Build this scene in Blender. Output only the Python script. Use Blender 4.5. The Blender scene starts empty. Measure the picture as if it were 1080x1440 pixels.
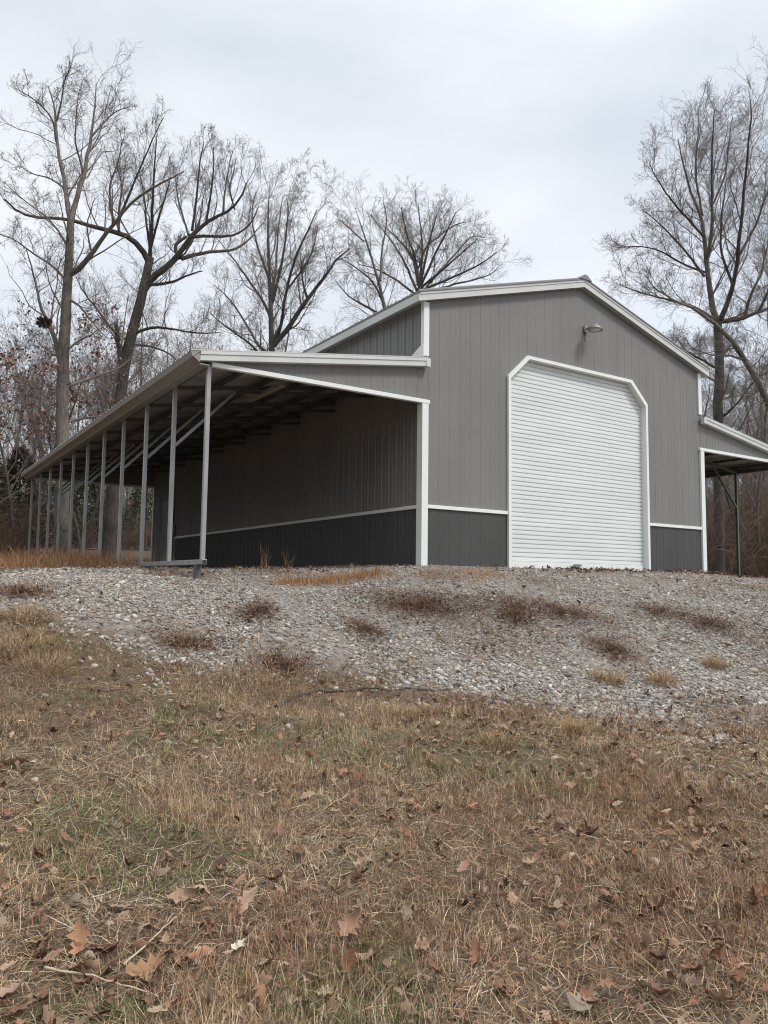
import bpy, math, random
import numpy as np
from mathutils import Vector, Matrix
rng = np.random.default_rng(7)
random.seed(7)
SC = bpy.context.scene
COL = SC.collection

# ---------------------------------------------------------------- camera
CAM = np.array([-7.43882, -10.16285, -0.30945])
YAW, PITCH, ROLL, FPX = 0.58091, 0.09149, 0.01262, 1071.99
fw = np.array([math.sin(YAW)*math.cos(PITCH), math.cos(YAW)*math.cos(PITCH), math.sin(PITCH)])
r0 = np.array([math.cos(YAW), -math.sin(YAW), 0.0]); u0 = np.cross(r0, fw)
rt = math.cos(ROLL)*r0 + math.sin(ROLL)*u0
up = -math.sin(ROLL)*r0 + math.cos(ROLL)*u0
cd = bpy.data.cameras.new('camera')
cam = bpy.data.objects.new('camera', cd); COL.objects.link(cam)
M = Matrix(((rt[0], up[0], -fw[0], CAM[0]), (rt[1], up[1], -fw[1], CAM[1]), (rt[2], up[2], -fw[2], CAM[2]), (0, 0, 0, 1)))
cam.matrix_world = M
cd.sensor_fit = 'AUTO'; cd.sensor_width = 36.0; cd.lens = FPX/1440*36.0
cd.clip_start = 0.05; cd.clip_end = 2000
SC.camera = cam

# ---------------------------------------------------------------- world, sun, exposure
SUN_EL, SUN_AZ = math.radians(52), math.radians(150)      # azimuth from +Y towards +X
w = bpy.data.worlds.new("World"); SC.world = w; w.use_nodes = True
nt = w.node_tree; nt.nodes.clear()
def wn(t, **k):
    n = nt.nodes.new(t)
    for a, b in k.items(): setattr(n, a, b)
    return n
out = wn('ShaderNodeOutputWorld'); mixs = wn('ShaderNodeMixShader')
b1 = wn('ShaderNodeBackground'); b2 = wn('ShaderNodeBackground')
sky = wn('ShaderNodeTexSky', sky_type='NISHITA', sun_disc=False)
sky.sun_elevation = SUN_EL; sky.sun_rotation = SUN_AZ
nt.links.new(sky.outputs[0], b1.inputs[0]); b1.inputs[1].default_value = 0.10
tc = wn('ShaderNodeTexCoord')
mp = wn('ShaderNodeMapping'); mp.inputs['Scale'].default_value = (1.0, 1.0, 2.6); mp.inputs['Location'].default_value = (0.35, 1.3, 0.2)
nt.links.new(tc.outputs['Generated'], mp.inputs[0])
nz = wn('ShaderNodeTexNoise'); nz.inputs['Scale'].default_value = 1.7; nz.inputs['Detail'].default_value = 6; nz.inputs['Roughness'].default_value = 0.5
nt.links.new(mp.outputs[0], nz.inputs['Vector'])
cr = wn('ShaderNodeValToRGB')
cr.color_ramp.elements[0].position = 0.33; cr.color_ramp.elements[0].color = (0.51, 0.548, 0.592, 1)
cr.color_ramp.elements[1].position = 0.66; cr.color_ramp.elements[1].color = (0.66, 0.685, 0.73, 1)
nt.links.new(nz.outputs['Fac'], cr.inputs[0]); nt.links.new(cr.outputs[0], b2.inputs[0])
# an overcast sky is brighter overhead than near the horizon
sx = wn('ShaderNodeSeparateXYZ'); nt.links.new(tc.outputs['Generated'], sx.inputs[0])
mr = wn('ShaderNodeMapRange'); mr.inputs['From Min'].default_value = 0.62; mr.inputs['From Max'].default_value = 1.0
mr.inputs['To Min'].default_value = 1.0; mr.inputs['To Max'].default_value = 2.0
nt.links.new(sx.outputs['Z'], mr.inputs['Value'])
def wmath(op, a, b):
    n = wn('ShaderNodeMath', operation=op)
    for k, q in enumerate((a, b)):
        if isinstance(q, (int, float)): n.inputs[k].default_value = q
        else: nt.links.new(q, n.inputs[k])
    return n.outputs[0]
def wrange(src, a, b, c, d):
    n = wn('ShaderNodeMapRange')
    for k, q in zip(('From Min', 'From Max', 'To Min', 'To Max'), (a, b, c, d)): n.inputs[k].default_value = q
    nt.links.new(src, n.inputs['Value']); return n.outputs[0]
# unseen low western sky dimmed, added to darken the lean-to interior
west_dim = wmath('MULTIPLY', wrange(sx.outputs['X'], -.75, .0, .95, 0), wrange(sx.outputs['Z'], .14, .38, 1, 0))
nt.links.new(wmath('MULTIPLY', mr.outputs[0], wmath('SUBTRACT', 1.0, west_dim)), b2.inputs[1])
cv = wn('ShaderNodeMapRange'); cv.inputs['From Min'].default_value = 0.30; cv.inputs['From Max'].default_value = 0.5
cv.inputs['To Min'].default_value = 0.72; cv.inputs['To Max'].default_value = 1.0
nz2 = wn('ShaderNodeTexNoise'); nz2.inputs['Scale'].default_value = 1.2; nz2.inputs['Detail'].default_value = 4
nt.links.new(mp.outputs[0], nz2.inputs['Vector'])
nt.links.new(nz2.outputs['Fac'], cv.inputs['Value']); nt.links.new(cv.outputs[0], mixs.inputs[0])
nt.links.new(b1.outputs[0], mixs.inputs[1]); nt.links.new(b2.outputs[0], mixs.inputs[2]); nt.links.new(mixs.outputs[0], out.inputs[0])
sd = bpy.data.lights.new('sun', 'SUN'); sd.energy = 1.5; sd.angle = math.radians(12); sd.color = (1.0, 0.96, 0.90)
so = bpy.data.objects.new('sun', sd); COL.objects.link(so)
sdir = Vector((math.sin(SUN_AZ)*math.cos(SUN_EL), math.cos(SUN_AZ)*math.cos(SUN_EL), math.sin(SUN_EL)))
so.rotation_euler = sdir.to_track_quat('Z', 'Y').to_euler(); so.location = (0, -30, 40)
SC.view_settings.view_transform = 'Standard'; SC.view_settings.look = 'None'
SC.view_settings.exposure = 0.6; SC.view_settings.gamma = 1.0
SC.cycles.max_bounces = 6; SC.cycles.diffuse_bounces = 2; SC.cycles.glossy_bounces = 2; SC.cycles.transmission_bounces = 2
SC.cycles.use_denoising = True; SC.cycles.filter_width = 1.1

# ---------------------------------------------------------------- helpers
def ray(px, py): return fw + rt*(px-540)/FPX - up*(py-720)/FPX
def at_depth(px, py, d): return CAM + ray(px, py)*d

def tag(o, label=None, cat=None, group=None, kind=None):
    if label: o['label'] = label
    if cat: o['category'] = cat
    if group: o['group'] = group
    if kind: o['kind'] = kind
    return o
def empty(name, loc, label, cat, group=None):
    o = bpy.data.objects.new(name, None); COL.objects.link(o); o.location = loc
    o.empty_display_size = 0.2
    return tag(o, label, cat, group)
def link(name, me, mat, parent=None):
    o = bpy.data.objects.new(name, me); COL.objects.link(o)
    if mat is not None and len(me.materials) == 0: me.materials.append(mat)
    if parent is not None: o.parent = parent
    return o
def np_mesh(name, V, F, tint=None, smooth=False, extra=None):
    V = np.asarray(V, np.float32); F = np.asarray(F, np.int32)
    me = bpy.data.meshes.new(name)
    me.vertices.add(len(V)); me.vertices.foreach_set('co', V.ravel())
    n, k = F.shape
    me.loops.add(n*k); me.loops.foreach_set('vertex_index', F.ravel())
    me.polygons.add(n); me.polygons.foreach_set('loop_start', np.arange(0, n*k, k, dtype=np.int32))
    if smooth: me.polygons.foreach_set('use_smooth', np.ones(n, bool))
    me.update(calc_edges=True)
    if tint is not None:
        a = me.color_attributes.new('tint', 'FLOAT_COLOR', 'POINT')
        t = np.ones((len(V), 4), np.float32); t[:, :3] = tint
        a.data.foreach_set('color', t.ravel())
    if extra is not None:
        for nm, val in extra.items():
            a = me.attributes.new(nm, 'FLOAT', 'POINT'); a.data.foreach_set('value', np.asarray(val, np.float32))
    return me
class MB:
    """collects quads for one mesh"""
    def __init__(s): s.v = []; s.f = []
    def quad(s, a, b, c, d):
        i = len(s.v); s.v += [tuple(a), tuple(b), tuple(c), tuple(d)]; s.f.append((i, i+1, i+2, i+3))
    def poly(s, pts):
        i = len(s.v); s.v += [tuple(p) for p in pts]; s.f.append(tuple(range(i, i+len(pts))))
    def box(s, x0, x1, y0, y1, z0, z1):
        s.hexa([(x0,y0,z0),(x1,y0,z0),(x1,y1,z0),(x0,y1,z0),(x0,y0,z1),(x1,y0,z1),(x1,y1,z1),(x0,y1,z1)])
    def hexa(s, p):
        i = len(s.v); s.v += [tuple(q) for q in p]
        for f in ((0,3,2,1),(4,5,6,7),(0,1,5,4),(1,2,6,5),(2,3,7,6),(3,0,4,7)): s.f.append(tuple(i+j for j in f))
    def bar(s, a, b, w, h, upv=(0,0,1)):
        a = Vector(a); b = Vector(b); t = (b-a).normalized(); sd = t.cross(Vector(upv)).normalized(); n = sd.cross(t)
        p = []
        for q in (a, b):
            for i, j in ((-1,-1),(1,-1),(1,1),(-1,1)): p.append(q + sd*(i*w/2) + n*(j*h/2))
        i = len(s.v); s.v += [tuple(q) for q in p]
        for f in ((0,1,2,3),(7,6,5,4),(0,4,5,1),(1,5,6,2),(2,6,7,3),(3,7,4,0)): s.f.append(tuple(i+j for j in f))
    def prism(s, pts, ext):
        """closed outline pts (3D) extruded by vector ext"""
        n = len(pts); i = len(s.v); e = Vector(ext)
        s.v += [tuple(p) for p in pts] + [tuple(Vector(p)+e) for p in pts]
        s.f.append(tuple(i+j for j in range(n))[::-1]); s.f.append(tuple(i+n+j for j in range(n)))
        for j in range(n): s.f.append((i+j, i+(j+1)%n, i+n+(j+1)%n, i+n+j))
    def lathe(s, prof, c, axis='Z', n=20):
        i = len(s.v)
        for (r, z) in prof:
            for k in range(n):
                a = 2*math.pi*k/n; s.v.append((c[0]+r*math.cos(a), c[1]+r*math.sin(a), c[2]+z))
        for j in range(len(prof)-1):
            for k in range(n):
                s.f.append((i+j*n+k, i+j*n+(k+1)%n, i+(j+1)*n+(k+1)%n, i+(j+1)*n+k))
    def build(s, name, mat, parent=None, bevel=0):
        me = bpy.data.meshes.new(name); me.from_pydata(s.v, [], s.f); me.update()
        import bmesh
        bm = bmesh.new(); bm.from_mesh(me); bmesh.ops.recalc_face_normals(bm, faces=bm.faces); bm.to_mesh(me); bm.free()
        o = link(name, me, mat, parent)
        if bevel:
            m = o.modifiers.new('bevel', 'BEVEL'); m.width = bevel; m.segments = 2; m.limit_method = 'ANGLE'
        return o

# ---------------------------------------------------------------- materials
def mat(name, color, rough=0.6, metal=0.0, noise=0.0, nscale=5.0, bump=0.0, bscale=40.0, tint=False, streak=None, spec=0.5, col2=None, coat=0):
    m = bpy.data.materials.new(name); m.use_nodes = True
    t = m.node_tree; p = t.nodes['Principled BSDF']
    p.inputs['Roughness'].default_value = rough; p.inputs['Metallic'].default_value = metal
    p.inputs['Specular IOR Level'].default_value = spec
    N = t.nodes.new; L = t.links.new
    co = N('ShaderNodeTexCoord')
    if tint:
        a = N('ShaderNodeAttribute'); a.attribute_name = 'tint'; src = a.outputs['Color']
    else:
        rgb = N('ShaderNodeRGB'); rgb.outputs[0].default_value = (*color, 1); src = rgb.outputs[0]
    if noise or col2:
        nz = N('ShaderNodeTexNoise'); nz.inputs['Scale'].default_value = nscale; nz.inputs['Detail'].default_value = 5
        mpp = N('ShaderNodeMapping'); L(co.outputs['Object'], mpp.inputs[0])
        if streak: mpp.inputs['Scale'].default_value = streak
        L(mpp.outputs[0], nz.inputs['Vector'])
        mx = N('ShaderNodeMix'); mx.data_type = 'RGBA'
        if col2:
            rp = N('ShaderNodeMapRange'); rp.inputs['From Min'].default_value = .35; rp.inputs['From Max'].default_value = .65
            L(nz.outputs['Fac'], rp.inputs['Value']); L(rp.outputs[0], mx.inputs[0])
            L(src, mx.inputs[6]); mx.inputs[7].default_value = (*col2, 1)
        else:
            rp = N('ShaderNodeMapRange'); rp.inputs['From Min'].default_value = .25; rp.inputs['From Max'].default_value = .75
            rp.inputs['To Min'].default_value = 1-noise; rp.inputs['To Max'].default_value = 1+noise
            L(nz.outputs['Fac'], rp.inputs['Value'])
            mx.blend_type = 'MULTIPLY'; mx.inputs[0].default_value = 1
            L(src, mx.inputs[6]); L(rp.outputs[0], mx.inputs[7])
        src = mx.outputs[2]
    L(src, p.inputs['Base Color'])
    if bump:
        bz = N('ShaderNodeTexNoise'); bz.inputs['Scale'].default_value = bscale; bz.inputs['Detail'].default_value = 4
        mp2 = N('ShaderNodeMapping'); L(co.outputs['Object'], mp2.inputs[0])
        if streak: mp2.inputs['Scale'].default_value = streak
        L(mp2.outputs[0], bz.inputs['Vector'])
        bp = N('ShaderNodeBump'); bp.inputs['Strength'].default_value = bump; bp.inputs['Distance'].default_value = 0.02
        L(bz.outputs['Fac'], bp.inputs['Height']); L(bp.outputs[0], p.inputs['Normal'])
    return m
M_WALL = mat('grey_panel', (0.193, 0.187, 0.178), .5, noise=.10, nscale=1.6, streak=(1, 1, .3), bump=.10, bscale=1.7)
M_DARK = mat('charcoal_panel', (0.062, 0.060, 0.058), .5, noise=.1, nscale=1.6, streak=(1, 1, .4))
M_TRIM = mat('white_trim', (0.80, 0.82, 0.80), .45, noise=.04, nscale=3)
M_RAKE = mat('rake_trim', (0.60, 0.61, 0.585), .5, noise=.09, nscale=2.5)
M_EAVE = mat('eave_trim', (0.30, 0.28, 0.25), .55, noise=.12, nscale=3)
M_DOOR = mat('door_white', (0.74, 0.77, 0.755), .45, noise=.07, nscale=1.4, streak=(.5, 1, 2.2), bump=.04, bscale=2.5)
M_ROOF = mat('roof_metal', (0.20, 0.195, 0.185), .5, noise=.12, nscale=1.5)
M_UNDER = mat('roof_underside', (0.36, 0.355, 0.34), .5, noise=.12, nscale=2)
M_GALV = mat('galvanised', (0.33, 0.34, 0.335), .42, metal=.35, noise=.22, nscale=9, streak=(1, 1, .25))
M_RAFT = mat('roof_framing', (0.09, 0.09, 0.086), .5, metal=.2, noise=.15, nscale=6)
M_BRACE = mat('brace_steel', (0.26, 0.26, 0.255), .5, metal=.3, noise=.2, nscale=8)
M_GREEN = mat('green_steel', (0.10, 0.125, 0.11), .5, noise=.15, nscale=6)
M_LAMP = mat('lamp_metal', (0.27, 0.27, 0.255), .45, metal=.3, noise=.1, nscale=12)
M_LENS = mat('lamp_lens', (0.55, 0.55, 0.5), .2)
M_TUBE = mat('lamp_strip', (0.26, 0.24, 0.21), .5, noise=.08)
M_CONC = mat('concrete', (0.32, 0.31, 0.30), .9, noise=.2, nscale=8, bump=.3)
M_BLACK = mat('dark_gap', (0.03, 0.03, 0.03), .7)

# ---------------------------------------------------------------- ground height
Dv = np.array([math.sin(YAW), math.cos(YAW)]); Du = np.array([math.cos(YAW), -math.sin(YAW)])
GV = [-40, -5, 0, 3, 5.5, 8, 9.5, 10.5, 12, 14, 17, 24, 28, 40, 80, 250, 700]
GT = {-12: [-2.2, -1.8, -1.7, -1.45, -1.05, -.55, -.34, -.25, -.2, -.16, -.1, 0, .3, 1.2, 3.8, 9, 12],
      -4.5: [-2.2, -1.85, -1.8, -1.6, -1.25, -.68, -.36, -.24, -.17, -.13, -.08, .02, .35, 1.2, 3.6, 9, 12],
      -1.5: [-2.3, -1.92, -1.86, -1.72, -1.5, -1.1, -.6, -.33, -.15, -.08, -.04, 0, .2, .8, 3, 9, 12],
      0.5: [-2.3, -1.95, -1.88, -1.77, -1.62, -1.40, -.98, -.56, -.10, -.04, -.03, 0, .1, .6, 2.5, 8, 12],
      5: [-2.4, -1.98, -1.92, -1.84, -1.73, -1.52, -1.18, -.86, -.45, -.17, -.05, -.05, 0, .5, 2.5, 8, 12],
      12: [-2.4, -2.0, -1.95, -1.87, -1.78, -1.62, -1.4, -1.15, -.75, -.42, -.25, -.2, -.1, .4, 2.4, 8, 12]}
GU = sorted(GT); GTA = np.array([GT[u] for u in GU])
def _hz(u, v):
    cols = np.array([np.interp(v, GV, row) for row in GTA])
    uc = np.clip(u, GU[0], GU[-1]); i = np.clip(np.searchsorted(GU, uc)-1, 0, len(GU)-2)
    g = np.array(GU, float); f = (uc-g[i])/(g[i+1]-g[i]); f = f*f*(3-2*f)
    j = np.arange(len(u))
    return cols[i, j]*(1-f)+cols[i+1, j]*f
def uv_of(x, y):
    dx = x-CAM[0]; dy = y-CAM[1]
    return dx*Du[0]+dy*Du[1], dx*Dv[0]+dy*Dv[1]
def xy_of(u, v): return CAM[0]+u*Du[0]+v*Dv[0], CAM[1]+u*Du[1]+v*Dv[1]
def sines(x, y, sc, seed):
    r = np.random.default_rng(seed); o = 0
    for k in range(7):
        a = r.uniform(0, 6.28); f = sc*r.uniform(.6, 1.9); o = o+np.sin((x*math.cos(a)+y*math.sin(a))*f+r.uniform(0, 6.28))
    return o/7**.5/1.4
def ground_z(x, y):
    x = np.atleast_1d(np.asarray(x, float)); y = np.atleast_1d(np.asarray(y, float))
    u, v = uv_of(x, y)
    z = sum(_hz(u, v+d) for d in (-.7, -.35, 0, .35, .7))/5
    pad = np.clip(np.minimum(np.minimum(x+4.0, 12.0-x), np.minimum(y+.9, 16-y)), 0, 1)
    near = 1/(1+np.exp((v-19)*.8))
    b = .035*sines(x, y, 1.5, 1)+.018*sines(x, y, 4.5, 2)+.3*(1-near)*np.clip((v-22)/20, 0, 1)*sines(x, y, .25, 3)
    z = z+b*(1-.8*pad)
    wd = np.exp(-np.clip(-y, 0, 9)/.45)*np.clip((x+.6)/.6, 0, 1)*np.clip((8.6-x)/.8, 0, 1)*(y < 15.5)
    return z*(1-wd)+(-.022)*wd
def gz(x, y): return float(ground_z(x, y)[0])
def hit(px, py):
    d = ray(px, py); t = np.arange(1.0, 70, .02); P = CAM+d*t[:, None]
    below = np.nonzero(P[:, 2] < ground_z(P[:, 0], P[:, 1]))[0]
    return P[below[0]] if len(below) else P[-1]
# lower limit of the gravel, found where the photo shows it
_b = [hit(*p) for p in [(-60, 840), (0, 856), (100, 880), (200, 918), (300, 942), (400, 958), (540, 970), (700, 992), (850, 1012), (960, 1030), (1080, 1012), (1150, 1010)]]
_bu, _bv = uv_of(np.array([p[0] for p in _b]), np.array([p[1] for p in _b]))
_o = np.argsort(_bu); _bu = _bu[_o]; _bv = _bv[_o]
def gravel_mask(x, y):
    """>0 gravel, <0 grass; metres beyond the lower limit"""
    u, v = uv_of(x, y)
    e = v-np.interp(u, _bu, _bv)+.36*sines(x, y, 2.2, 11)+.26*sines(x, y, 6.5, 12)
    back = np.minimum(y+0*x, 1.6+.8*sines(x, y, 1.2, 13)-0*y)
    far_left = (2.3+.4*sines(x, y, 1.5, 14))-y           # gravel stops a little behind the barn front line, left of the posts
    out = np.where(x < -4.1, np.minimum(e, far_left), e)
    return np.where(y > 15.6, -1, np.where((x > 9) & (y > 3.5), -1, out))

# ---------------------------------------------------------------- ground sheet
vs = np.concatenate([np.linspace(-40, 0, 21)[:-1], np.linspace(0, 16, 330)[:-1], np.linspace(16, 60, 160)[:-1], np.geomspace(60, 700, 40)])
su = np.concatenate([-np.geomspace(8, 600, 45)[::-1], np.linspace(-8, 8, 260)[1:-1], np.geomspace(8, 600, 45)])
UU, VV = np.meshgrid(su, vs)
XX, YY = xy_of(UU.ravel(), VV.ravel())
ZZ = ground_z(XX, YY)
nv, nu = UU.shape
idx = np.arange(nv*nu).reshape(nv, nu)
GF = np.stack([idx[:-1, :-1], idx[:-1, 1:], idx[1:, 1:], idx[1:, :-1]], -1).reshape(-1, 4)
gm = np.clip(gravel_mask(XX, YY)*1.1+.25, 0, 1)
_u, _v = uv_of(XX, YY)
wood = np.clip((_v-17)/5, 0, 1)
wood = np.maximum(wood, np.clip((YY-.9)/.8, 0, 1)*np.clip((XX+4.4)/.6, 0, 1)*np.clip((16-YY), 0, 1))  # ground under the lean-to coloured dark as well, to cut bounced light
def ground_material():
    m = bpy.data.materials.new('ground'); m.use_nodes = True; t = m.node_tree; N = t.nodes.new; L = t.links.new
    p = t.nodes['Principled BSDF']; p.inputs['Roughness'].default_value = .95; p.inputs['Specular IOR Level'].default_value = .2
    co = N('ShaderNodeTexCoord')
    def noise(s, d=6, r=.6):
        n = N('ShaderNodeTexNoise'); n.inputs['Scale'].default_value = s; n.inputs['Detail'].default_value = d; n.inputs['Roughness'].default_value = r
        L(co.outputs['Object'], n.inputs['Vector']); return n.outputs['Fac']
    def ramp(f, stops):
        r = N('ShaderNodeValToRGB'); e = r.color_ramp.elements
        e[0].position, e[0].color = stops[0][0], (*stops[0][1], 1); e[1].position, e[1].color = stops[-1][0], (*stops[-1][1], 1)
        for q, c in stops[1:-1]:
            x = e.new(q); x.color = (*c, 1)
        L(f, r.inputs[0]); return r.outputs[0]
    def mix(f, a, b):
        x = N('ShaderNodeMix'); x.data_type = 'RGBA'; L(f, x.inputs[0]); L(a, x.inputs[6]); L(b, x.inputs[7]); return x.outputs[2]
    soil = ramp(noise(9), [(.3, (.028, .02, .014)), (.5, (.07, .048, .032)), (.7, (.12, .088, .06))])
    thatch = ramp(noise(70, 4), [(.3, (.06, .045, .03)), (.55, (.2, .155, .105)), (.75, (.33, .27, .19))])
    grass = mix(noise(25), soil, thatch)
    vo = N('ShaderNodeTexVoronoi'); vo.inputs['Scale'].default_value = 28; L(co.outputs['Object'], vo.inputs['Vector'])
    sp = N('ShaderNodeSeparateColor'); L(vo.outputs['Color'], sp.inputs[0])
    stone = ramp(sp.outputs[0], [(0, (.14, .13, .115)), (.5, (.30, .285, .27)), (1, (.48, .465, .445))])
    dirt = ramp(noise(14), [(.35, (.10, .07, .048)), (.65, (.23, .18, .135))])
    grav = mix(noise(3), stone, dirt)
    leaf = ramp(noise(30, 8, .75), [(.3, (.03, .022, .016)), (.5, (.115, .072, .045)), (.7, (.21, .14, .09))])
    a = N('ShaderNodeAttribute'); a.attribute_name = 'gravel'; b = N('ShaderNodeAttribute'); b.attribute_name = 'wood'
    c = mix(b.outputs['Fac'], mix(a.outputs['Fac'], grass, grav), leaf)
    L(c, p.inputs['Base Color'])
    bp = N('ShaderNodeBump'); bp.inputs['Strength'].default_value = .7; bp.inputs['Distance'].default_value = .03
    L(noise(45, 5), bp.inputs['Height']); L(bp.outputs[0], p.inputs['Normal'])
    return m
g = link('ground', np_mesh('ground', np.stack([XX, YY, ZZ], -1), GF, smooth=True, extra={'gravel': gm, 'wood': wood}), ground_material())
tag(g, kind='structure')

# a pale drive beyond the barn, on the left
def strip(name, pts, width, material):
    V = []; F = []
    P = np.array(pts, float); t = np.linspace(0, 1, 60)*(len(P)-1)
    q = np.stack([np.interp(t, np.arange(len(P)), P[:, k]) for k in range(2)], -1)
    d = np.gradient(q, axis=0); d /= np.linalg.norm(d, axis=1)[:, None]; n = np.stack([-d[:, 1], d[:, 0]], -1)
    for s in np.linspace(-.5, .5, 7):
        V.append(q+n*s*width)
    V = np.stack(V, 1).reshape(-1, 2); z = ground_z(V[:, 0], V[:, 1])+.03
    i = np.arange(60*7).reshape(60, 7)
    F = np.stack([i[:-1, :-1], i[:-1, 1:], i[1:, 1:], i[1:, :-1]], -1).reshape(-1, 4)
    return tag(link(name, np_mesh(name, np.column_stack([V, z]), F, smooth=True), material), kind='structure')
_d0 = xy_of(-30, 41); _d1 = xy_of(-14, 40); _d2 = xy_of(0, 43)
strip('road', [_d0, _d1, _d2], 3.2, mat('drive_gravel', (.34, .32, .30), .95, noise=.25, nscale=3))

# ---------------------------------------------------------------- the barn
WC, H, HA, WL, LEN = 7.66, 4.44, 5.54, 3.74, 15.05
BELT, ZT, SP = 0.95, 2.70, 1.505
barn = empty('metal_barn', (0, 0, 0), 'grey ribbed steel barn with white roll-up door and open lean-to on each side', 'barn')
PER = .2286
def rib_profile(a0, a1):
    s = []
    k = math.floor(a0/PER)-1
    while k*PER < a1+PER:
        for o, h in ((0, .008), (.010, .008), (.020, 0), (.094, 0), (.103, .019), (.119, .019), (.128, 0), (.2086, 0), (.2186, .008)):
            s.append((k*PER+o, h))
        k += 1
    q = [(x, h) for x, h in s if a0 < x < a1]
    return [(a0, 0)]+q+[(a1, 0)]
def ribbed(name, a0, a1, bot, top, origin, adir, nrm, material, parent=barn, screws=(), cuts=(), rib=.24):
    """ribbed sheet: along adir, from bot(a) to top(a), ribs standing out along nrm"""
    o = Vector(origin); ad = Vector(adir); nn = Vector(nrm)
    pr = rib_profile(a0, a1)
    for c in cuts:
        pr += [(c, 0)]
    pr.sort()
    V = []; F = []
    for a, h in pr:
        b = o+ad*a+nn*h*rib
        V.append(b+Vector((0, 0, bot(a)))); V.append(b+Vector((0, 0, top(a))))
    for i in range(len(pr)-1):
        F.append((2*i, 2*i+2, 2*i+3, 2*i+1))
    for z in screws:                                    # screw heads beside the ribs
        k = math.ceil((a0+.05)/PER)
        while k*PER+.075 < a1-.03:
            a = k*PER+.075
            if bot(a)+.03 < z < top(a)-.03:
                c = o+ad*a+Vector((0, 0, z+random.uniform(-.006, .006))); i = len(V); r = .011
                V += [c+ad*r, c+Vector((0, 0, r)), c-ad*r, c-Vector((0, 0, r)), c+nn*.008]
                F += [(i, i+1, i+4), (i+1, i+2, i+4), (i+2, i+3, i+4), (i+3, i, i+4)]
            k += 1
    me = bpy.data.meshes.new(name); me.from_pydata([tuple(v) for v in V], [], F); me.update()
    return link(name, me, material, parent)
def roof_z(x): return H+(HA-H)*(1-abs(x-WC/2)/(WC/2))
# roll-up door outline (outer edge of its trim)
DX0, DX1, DZ, DZ2, DXA, DXB = 1.873, 5.782, 3.914, 3.465, 2.359, 5.300
def door_top(x):
    if x <= DX0+.05 or x >= DX1-.05: return None
    if x < DXA: return DZ2+(DZ-DZ2)*(x-DX0)/(DXA-DX0)
    if x > DXB: return DZ2+(DZ-DZ2)*(DX1-x)/(DX1-DXB)
    return DZ
X1 = (1, 0, 0); YN = (0, -1, 0)
GIRT = (1.5, 2.3, 3.1, 3.9, 4.7)
ribbed('front_panel', .0, DX0+.05, lambda a: BELT, roof_z, (0, 0, 0), X1, YN, M_WALL, screws=GIRT)
ribbed('front_panel', DX1-.05, WC, lambda a: BELT, roof_z, (0, 0, 0), X1, YN, M_WALL, screws=GIRT)
ribbed('front_panel', DX0+.05, DX1-.05, lambda a: door_top(min(max(a, DX0+.051), DX1-.051))-.04, roof_z, (0, 0, 0), X1, YN, M_WALL, screws=GIRT, cuts=(DXA, DXB, WC/2))
ribbed('wainscot', .0, DX0+.05, lambda a: -.4, lambda a: BELT, (0, 0, 0), X1, YN, M_DARK, screws=(.2, .7))
ribbed('wainscot', DX1-.05, WC, lambda a: -.4, lambda a: BELT, (0, 0, 0), X1, YN, M_DARK, screws=(.2, .7))
# side walls
XN = (-1, 0, 0); Y1 = (0, 1, 0)
SB = 12.72
ribbed('side_panel', 0, SB, lambda a: BELT, lambda a: H, (0, 0, 0), Y1, XN, M_WALL, screws=(1.5, 2.3, 3.1, 3.9), rib=.9)
ribbed('side_panel', SB, LEN, lambda a: -.4, lambda a: H, (0, 0, 0), Y1, XN, M_WALL, rib=.9)
ribbed('wainscot', 0, SB, lambda a: -.4, lambda a: BELT, (0, 0, 0), Y1, XN, M_DARK, rib=.9)
ribbed('side_panel', 0, LEN, lambda a: BELT, lambda a: H, (WC, 0, 0), Y1, X1, M_WALL)
ribbed('wainscot', 0, LEN, lambda a: -.4, lambda a: BELT, (WC, 0, 0), Y1, X1, M_DARK)
ribbed('rear_panel', 0, WC, lambda a: -.4, roof_z, (0, LEN, 0), X1, Y1, M_WALL, cuts=(WC/2,))
# lean-to gable panels (front and rear)
def lean_z(d): return 3.30-(3.30-2.745)*d/WL            # underside of the lean-to roof, d metres out from the wall
for yy, nn in ((0.0, YN), (LEN, Y1)):
    ribbed('gable_panel', -WL, -.0, lambda a: ZT, lambda a: lean_z(-a)+.02, (0, yy, 0), X1, nn, M_WALL, screws=(2.95,))
    ribbed('gable_panel', WC, WC+WL, lambda a: ZT, lambda a: lean_z(a-WC)+.02, (0, yy, 0), X1, nn, M_WALL, screws=(2.95,))
# trims
def trim(name, *boxes, m=M_TRIM, bevel=.004):
    b = MB()
    for q in boxes: b.box(*q)
    return b.build(name, m, barn, bevel)
PY = -.034
trim('belt_trim', (.075, DX0+.0, PY, .005, BELT-.03, BELT+.03))
trim('belt_trim', (DX1-.0, WC-.075, PY, .005, BELT-.03, BELT+.03))
trim('belt_trim', (-.034, .005, .06, SB, BELT-.03, BELT+.03))
trim('belt_trim', (WC-.005, WC+.034, .06, LEN-.06, BELT-.03, BELT+.03))
trim('corner_trim', (-.055, .075, -.045, .11, -.35, ZT-.02))
trim('corner_trim', (WC-.075, WC+.055, -.045, .11, -.35, ZT-.02))
trim('corner_trim', (-.028, .085, -.032, .06, 3.50, H-.0))
trim('corner_trim', (WC-.085, WC+.028, -.032, .06, 3.50, H-.0))
trim('corner_trim', (-.05, .07, LEN-.06, LEN+.04, -.35, ZT-.02))
trim('opening_trim', (-WL+.02, .10, -.05, .03, ZT-.02, ZT+.045))
trim('opening_trim', (WC-.10, WC+WL-.02, -.05, .03, ZT-.02, ZT+.045))
trim('opening_trim', (-WL+.02, .0, LEN-.03, LEN+.05, ZT-.02, ZT+.045))
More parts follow.
